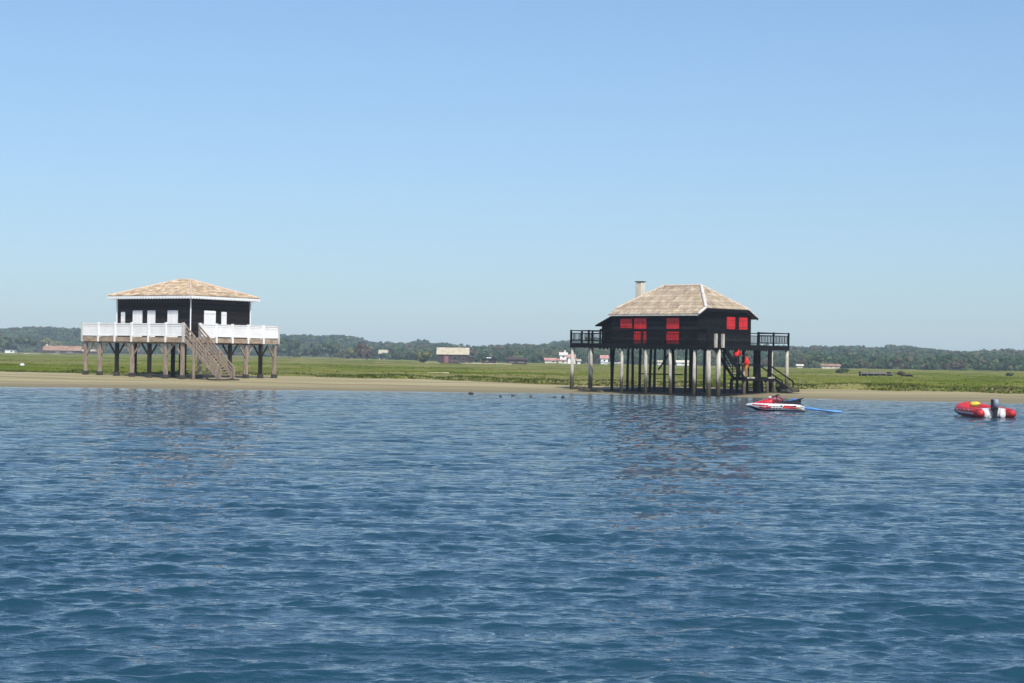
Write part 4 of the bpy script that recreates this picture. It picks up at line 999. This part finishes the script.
for s_ in (-1, 1): one('mirror', 'jet_white', cs, lambda m: m.blob((-.35, s_*.30, .84), (.07, .06, .06), 3, .05), smooth=True)
def f(m):
    prof = [(.22, .68, .20), (.45, .63, .19), (.7, .66, .17), (.95, .74, .17), (1.15, .76, .16), (1.30, .78, .12)]
    m.loft([[(s, w_, .42), (s, w_, h-.05), (s, w_*.6, h), (s, -w_*.6, h), (s, -w_, h-.05), (s, -w_, .42)] for s, h, w_ in prof])
seat = one('seat', 'black_rub', js, f, smooth=False)
one('seat_cover', 'blue_seat', seat, lambda m: m.loft([[(s, w_, h-.04), (s, w_*.6, h+.012), (s, -w_*.6, h+.012), (s, -w_, h-.04), (s, 0, h-.06)] for s, h, w_ in ((.68, .665, .18), (.95, .75, .18), (1.12, .765, .17), (1.22, .775, .15))]))
one('rear_spoiler', 'black_rub', seat, lambda m: m.loft([[(s, w_, h), (s, w_, h-.06), (s, -w_, h-.06), (s, -w_, h)] for s, h, w_ in ((1.1, .77, .17), (1.3, .80, .20), (1.42, .86, .18))]))
bx('footwell', 'black_rub', js, -.3, 1.42, -.52, .52, .435, .455, bevel=.01)
# blue towed mat
bm_ = thing('floating_mat', (GX(824, jd-1), jd-1.2, 0), math.radians(-12), label='long light blue floating mat trailing behind the jet ski', cat='float')
def f(m):
    rings = []
    for i in range(13):
        q = i/12; s = -1.02+2.0*q; z = .20-.17*q+.02*math.sin(q*9); w_ = .33*(1-.35*abs(2*q-1)**3)
        rings.append([(s, w_*math.cos(a), z+.055*math.sin(a)) for a in [2*PI*k/10 for k in range(10)]])
    m.loft(rings)
one('foam_body', 'light_blue', bm_, f, smooth=True)
one('edge_stripe', 'blue_seat', bm_, lambda m: m.tube([(-1.0+2*q/10, -.34*(1-.35*abs(q/5-1)**3), .195-.17*q/10) for q in range(11)], .025, 6))
one('tow_strap', 'black_rub', bm_, lambda m: m.tube([(-1.25, 0, .28), (-.98, 0, .2)], .02, 6))
# ------------------------------------------------------------------ inflatable dinghy, stern toward the camera
zd = 91.0; zx = GX(993.5, zd)
zb = thing('inflatable_boat', (zx, zd, 0), math.radians(9), label='red inflatable dinghy with outboard motor moored at the right edge', cat='boat')
TR = .25
def path(side):
    pts = [(side*.84, -.35, .22), (side*.85, .2, .24), (side*.86, 1.0, .26), (side*.85, 1.8, .29), (side*.76, 2.4, .34), (side*.5, 2.85, .42), (0, 3.05, .48)]
    out_ = []
    for i in range(len(pts)-1):
        for k in range(4):
            q = k/4; out_.append(tuple(pts[i][j]*(1-q)+pts[i+1][j]*q for j in range(3)))
    return out_+[pts[-1]]
for s_ in (-1, 1):
    tb = one('tube', 'hypalon', zb, lambda m: m.tube(path(s_), [TR*.25, TR*.8]+[TR]*23, 16), smooth=True)
    one('tube_stripe', 'grey_hyp', tb, lambda m: m.tube([(x+s_*TR*.80*(1 if y < 2.6 else .6), y+(.14 if y > 2.4 else 0), z-.06) for x, y, z in path(s_)[2:-1]], .075, 8), smooth=True)
    one('end_cone', 'hypalon', tb, lambda m: m.tube([(s_*.84, -.62, .2), (s_*.84, -.5, .21), (s_*.84, -.28, .22)], [.08, .19, TR*.99], 16), smooth=True)
for s_ in (-1, 1): one('grab_rope', 'jet_white', zb, lambda m: m.tube([(s_*(.86+.21), .1+.25*k, .40-.07*abs(math.sin(k*PI/2))) for k in range(9)], .014, 5))
one('transom', 'jet_white', zb, lambda m: m.loft([[(-.60, y, -.05), (.60, y, -.05), (.62, y, .46), (.22, y, .50), (.2, y, .36), (-.2, y, .36), (-.22, y, .50), (-.62, y, .46)] for y in (-.12, -.06)]), smooth=False)
for s_ in (-1, 1):
    one('transom_pad', 'jet_white', zb, lambda m: m.blob((s_*.42, -.20, .16), (.19, .10, .22), 5+s_, .06), smooth=True)
one('floor', 'grey_hyp', zb, lambda m: m.box(-.62, .62, -.05, 2.4, .05, .10))
bx('bench', 'grey_metal', zb, -.66, .66, 1.1, 1.35, .40, .45)
mo = thing('outboard_motor', (0, 0, 0)); mo.parent = zb
def f(m):
    pr = [(.50, .10, .13), (.58, .15, .2), (.75, .16, .23), (.88, .14, .20), (.95, .08, .12)]
    m.loft([[(wx_*math.cos(a), -.30+wy_*math.sin(a), z) for a in [2*PI*k/12 for k in range(12)]] for z, wx_, wy_ in pr])
one('cowl', 'grey_metal', mo, f, smooth=True)
bx('cowl_side', 'black_rub', mo, -.21, -.155, -.44, -.18, .45, .93, bevel=.02)
one('midsection', 'black_rub', mo, lambda m: [m.box(-.09, .09, -.38, -.2, -.15, .52), m.box(-.14, .14, -.32, -.05, .36, .50), m.box(-.2, .2, -.42, -.30, .02, .07)])
one('tiller', 'black_rub', mo, lambda m: m.tube([(0, -.1, .62), (.06, .4, .66)], .03, 6))
one('bag', 'yellow', None, lambda m: m.blob((0, 0, 0), (.30, .2, .13), 8, .3), smooth=True)
bag = bpy.data.objects['bag']; bp_ = Matrix.Rotation(math.radians(9), 4, 'Z') @ Vector((-.42, 1.28, .60)); bag.location = (zx+bp_.x, zd+bp_.y, .64)
tag(bag, 'yellow bag lying on the bench of the red inflatable dinghy', 'bag')
# ------------------------------------------------------------------ haze
def haze():
    m = bpy.data.materials.new('haze'); m.use_nodes = True; t = m.node_tree; t.nodes.clear()
    v = t.nodes.new('ShaderNodeVolumePrincipled'); v.inputs['Color'].default_value = (.74, .88, 1.0, 1); v.inputs['Density'].default_value = HAZE; v.inputs['Anisotropy'].default_value = -.1
    o_ = t.nodes.new('ShaderNodeOutputMaterial'); t.links.new(v.outputs[0], o_.inputs['Volume'])
    mb = MB(); mb.box(-10500, 10500, -70, 3300, -9, 34); o = mb.build('haze', m); tag(o, kind='stuff')
HAZE = 0.00024
haze()
scn.cycles.volume_bounces = 0
if __name__ == '__main__':
    for nm, p in (('L corner rail', (LO[0], LO[1], ZD+1.25)), ('R corner', (*rw(0, 0), 6.6)), ('R apex', (*rw(2.8, 2.4), APZ)), ('R left deck', (*rw(-.1, 12.94), ZD2+1)), ('R right deck', (*rw(10.9, -.3), ZD2+1))):
        print(nm, [round(q, 1) for q in proj(p)])
